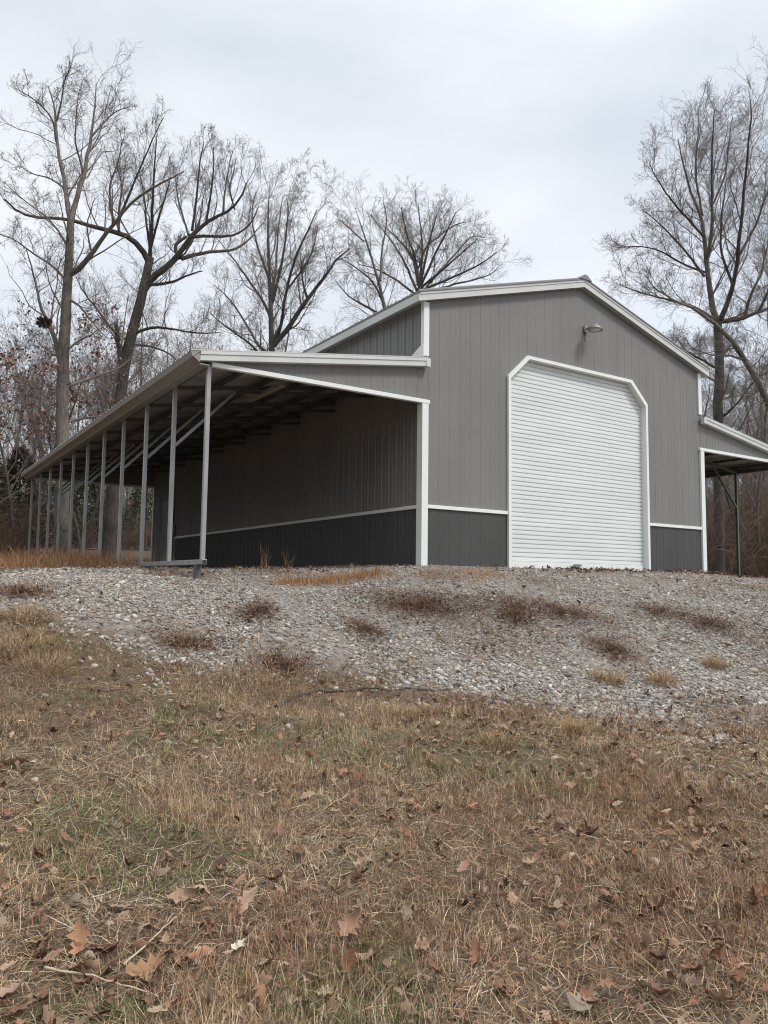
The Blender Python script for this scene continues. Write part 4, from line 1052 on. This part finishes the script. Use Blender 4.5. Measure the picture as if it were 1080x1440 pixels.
# fallen leaves
def leaf_outline(lobes, rg_, width=.5):
    """oak-like outline along +x, length 1"""
    t = np.linspace(0, 1, 9); hw = width*np.sin(np.pi*np.clip(t, .02, .98)**.85)*(1+.42*np.where(np.arange(9) % 2 == 1, 1, -.75)*lobes)*.55
    return t, np.maximum(hw, .015)
def leaves_mesh(c, size, yaw, tiltv, curl, cols, lobes, rg_):
    n = len(size); t, hw = leaf_outline(lobes, rg_)
    k = len(t); P = np.zeros((n, k, 5, 3)); tw = rg_.normal(size=n)*.45
    edge = rg_.uniform(.6, 1.25, (n, k, 2))
    for j, s in enumerate((-1, -.55, 0, .55, 1)):
        P[:, :, j, 0] = (t-.5)[None]
        P[:, :, j, 1] = s*hw[None]*edge[:, :, 0 if s < 0 else 1]*(.85 if n > 1 else .95)
        P[:, :, j, 2] = curl[:, None]*((t-.5)[None]**2*1.2+(s*s)*hw[None]*.42)+s*tw[:, None]*(t-.5)[None]*.35+rg_.normal(size=(n, k))*.016-.02*(s == 0)
    P *= size[:, None, None, None]
    # tilt about y then yaw about z
    ct, st = np.cos(tiltv)[:, None, None], np.sin(tiltv)[:, None, None]
    x1 = P[..., 0]*ct-P[..., 2]*st; z1 = P[..., 0]*st+P[..., 2]*ct; y1 = P[..., 1]
    rl = rg_.normal(size=n)*.4; cr2, sr2 = np.cos(rl)[:, None, None], np.sin(rl)[:, None, None]
    y2 = y1*cr2-z1*sr2; z2 = y1*sr2+z1*cr2
    ca, sa = np.cos(yaw)[:, None, None], np.sin(yaw)[:, None, None]
    Q = np.stack([x1*ca-y2*sa, x1*sa+y2*ca, z2], -1)
    lift = -Q[..., 2].min(axis=(1, 2))
    Q = Q+c[:, None, None, :]; Q[..., 2] += (lift*.7)[:, None, None]
    i = np.arange(n*k*5).reshape(n, k, 5)
    F = np.concatenate([np.stack([i[:, :-1, j], i[:, 1:, j], i[:, 1:, j+1], i[:, :-1, j+1]], -1).reshape(-1, 4) for j in range(4)])
    return Q.reshape(-1, 3), F, np.repeat(cols, k*5, 0)*np.tile(np.tile(np.array([1.06, 1, .86, 1, 1.06]), k), n)[:, None]
n = 15000; v = 1.2+7.8*rg.uniform(size=n)**1.2; u = rg.uniform(-1, 1, n)*(.70*v+1.3); x, y = xy_of(u, v)
ok = (gravel_mask(x, y) < .1) & (rg.uniform(size=n) < np.clip(.42+.5*sines(x, y, 1.9, 61)+.3*(v < 3.8), .08, 1)); x, y = x[ok], y[ok]; n = len(x)
col = PAL_LEAF[rg.integers(0, 8, n)]*rg.uniform(.65, 1.15, (n, 1))
c = np.column_stack([x, y, ground_z(x, y)+rg.uniform(-.008, .04, n)])
tag(link('leaf_litter', np_mesh('leaf_litter', *leaves_mesh(c, np.minimum(rg.gamma(3.4, .0118, n)+.018, .11), rg.uniform(0, 6.28, n), rg.normal(size=n)*.38, rg.normal(size=n)*.95+.2, col, .9, rg)), M_LEAF), 'small dead oak leaves scattered through the grass', 'leaf litter', kind='stuff')
n = 7000; v = rg.uniform(6, 17, n); u = rg.uniform(-.7, .75, n)*v; x, y = xy_of(u, v); mk = gravel_mask(x, y)
ok = (mk > .1) & ~in_barn(x, y) & (y < 3) & (rg.uniform(size=n) < np.clip(-.15+.75*sines(x, y, 1.2, 62)+.5*sines(x, y, 4, 63)+.22*(u > .5), .02, 1)); x, y = x[ok], y[ok]; n = len(x)
c = np.column_stack([x, y, ground_z(x, y)+.03]); col = PAL_LEAF[rg.integers(0, 8, n)]*rg.uniform(.6, 1.0, (n, 1))
tag(link('leaf_litter', np_mesh('leaf_litter', *leaves_mesh(c, rg.uniform(.035, .10, n), rg.uniform(0, 6.28, n), rg.normal(size=n)*.4, rg.normal(size=n)*1.0, col, .9, rg)), M_LEAF), 'dead leaves caught among the gravel', 'leaf litter', kind='stuff')
n = 1500; x = np.concatenate([rg.uniform(2.2, 8.4, n//2), rg.uniform(7.5, 13, n-n//2)]); y = np.concatenate([-.07-rg.gamma(1.3, .11, n//2), rg.uniform(-3.5, 2.5, n-n//2)])
ok = ~in_barn(x, y) & (rg.uniform(size=n) < np.clip(.45+.5*sines(x, y, 1.5, 72), .1, 1)*np.clip((x-1)/4, .15, 1)); x, y = x[ok], y[ok]; n = len(x)
c = np.column_stack([x, y, ground_z(x, y)+.025]); col = PAL_LEAF[rg.integers(0, 8, n)]*rg.uniform(.6, 1.0, (n, 1))
tag(link('leaf_litter', np_mesh('leaf_litter', *leaves_mesh(c, rg.uniform(.05, .12, n), rg.uniform(0, 6.28, n), rg.normal(size=n)*.4, rg.normal(size=n), col, .9, rg)), M_LEAF), 'brown leaves blown against the foot of the barn wall', 'leaf litter', kind='stuff')
# leaves one can point to: px, py, size m, heading, tilt, curl, colour, label
BIG = [(65, 1338, .13, .3, .5, .8, (.30, .18, .10), 'curled brown leaf standing at the lower left edge'),
       (112, 1340, .15, 1.7, .7, .7, (.38, .20, .115), 'upright tan-orange oak leaf next to the dark one, lower left'),
       (152, 1352, .11, .2, .2, 1.0, (.085, .03, .02), 'dark maroon leaf at the lower left'),
       (208, 1380, .16, .5, .25, .7, (.36, .21, .12), 'long curled tan leaf above the straw stalk'),
       (345, 1287, .15, 1.5, 1.0, .35, (.46, .30, .215), 'pale pinkish oak leaf standing on edge left of centre'),
       (256, 1274, .14, .1, .25, .5, (.40, .25, .17), 'flat tan leaf lying left of the pale pinkish leaf'),
       (336, 1342, .075, .8, .3, .6, (.62, .55, .42), 'small cream-white leaf below the pale pinkish one'),
       (388, 1247, .11, .1, .3, .9, (.17, .075, .045), 'dark brown leaf above centre of the lower grass'),
       (492, 1318, .15, 1.2, .7, .9, (.37, .215, .14), 'folded tan leaf above the large round tan leaf'),
       (524, 1358, .14, .4, .3, .5, (.39, .255, .16), 'large round tan leaf left of bottom centre'),
       (490, 1375, .12, 1.5, .9, .3, (.20, .085, .05), 'dark brown leaf on edge beside the large round tan leaf'),
       (460, 1417, .075, .2, .2, .4, (.36, .10, .045), 'small orange-red leaf at the bottom edge'),
       (597, 1342, .10, .5, .5, .6, (.40, .255, .165), 'rounded tan leaf right of the large round tan leaf'),
       (652, 1231, .10, .8, .6, .3, (.36, .22, .15), 'pinkish tan leaf standing right of centre'),
       (750, 1223, .11, .2, .3, .8, (.38, .245, .16), 'tan curled leaf right of the pinkish standing leaf'),
       (672, 1360, .12, 1.2, .5, .7, (.26, .125, .08), 'reddish brown star-shaped leaf at the lower right'),
       (830, 1428, .16, .1, .25, .5, (.29, .225, .17), 'large greyish tan leaf at the bottom edge right of centre'),
       (985, 1377, .15, .3, .3, .7, (.25, .12, .08), 'red-brown leaf pair at the lower right corner'),
       (1072, 1266, .15, .2, .4, .8, (.27, .135, .075), 'brown leaf cut off by the right edge'),
       (572, 1298, .10, 1.6, .7, .5, (.29, .245, .175), 'greyish green leaf standing in a green patch'),
       (782, 1290, .12, .2, .3, .8, (.40, .26, .17), 'pale tan leaf lying in the right half of the lower grass'),
       (15, 1410, .13, .6, .3, .6, (.37, .24, .18), 'pinkish leaf in the bottom left corner'),
       (22, 1085, .2, .1, .2, .5, (.40, .235, .165), 'pinkish leaf at the left edge in the upper grass'),
       (805, 1112, .13, .1, .3, .7, (.36, .22, .145), 'tan leaf in the grass below the right gravel foot')]
for k, (px, py, s, yw, tl, cu, cl, lab) in enumerate(BIG):
    c = hit(px, py)+np.array([0, 0, .03])
    V, F, t = leaves_mesh(np.array([c]), np.array([s*.9]), np.array([-YAW+yw]), np.array([tl]), np.array([cu*1.3]), np.array([cl])*np.array([[.92, .95, .95]]), .95, np.random.default_rng(300+k))
    thing_mesh('fallen_leaf', (V, F, t), M_LEAF, lab, 'leaf', 'fallen leaves lying on the grass')
# sticks and straws
def stick(name, pts, r, m, label, cat, lift=.02, sub=None):
    P = np.array([hit(*p) for p in pts]); P[:, 2] += lift
    Q, r_ = resample(P, np.linspace(r, r*.5, len(P)), 16, np.random.default_rng(int(pts[0][0])), .06)
    c = Q[0].copy(); V, F = tubes((Q-c)[None], r_[None], 7); o = link(name, np_mesh(name, V, F, smooth=True), m); o.location = c
    return tag(o, label, cat)
stick('fallen_branch', [(388, 996), (420, 979), (470, 973), (550, 971), (632, 972)], .02, B_DARK, 'long dark fallen branch lying at the foot of the gravel', 'branch', .015)
M_STRAW = mat('straw', (.46, .37, .25), .8, noise=.15, nscale=20)
stick('straw_stalk', [(62, 1379), (130, 1392), (222, 1420)], .005, M_STRAW, 'long pale straw stalk lying at the lower left', 'straw', .045)
stick('straw_stalk', [(172, 1378), (205, 1348), (247, 1307)], .005, M_STRAW, 'pale straw stalk slanting up above the longest one', 'straw', .05)
stick('straw_stalk', [(1012, 1310), (1010, 1290), (1004, 1272)], .004, M_STRAW, 'short pale straw at the right of the lower grass', 'straw', .05)
p = hit(12, 778);
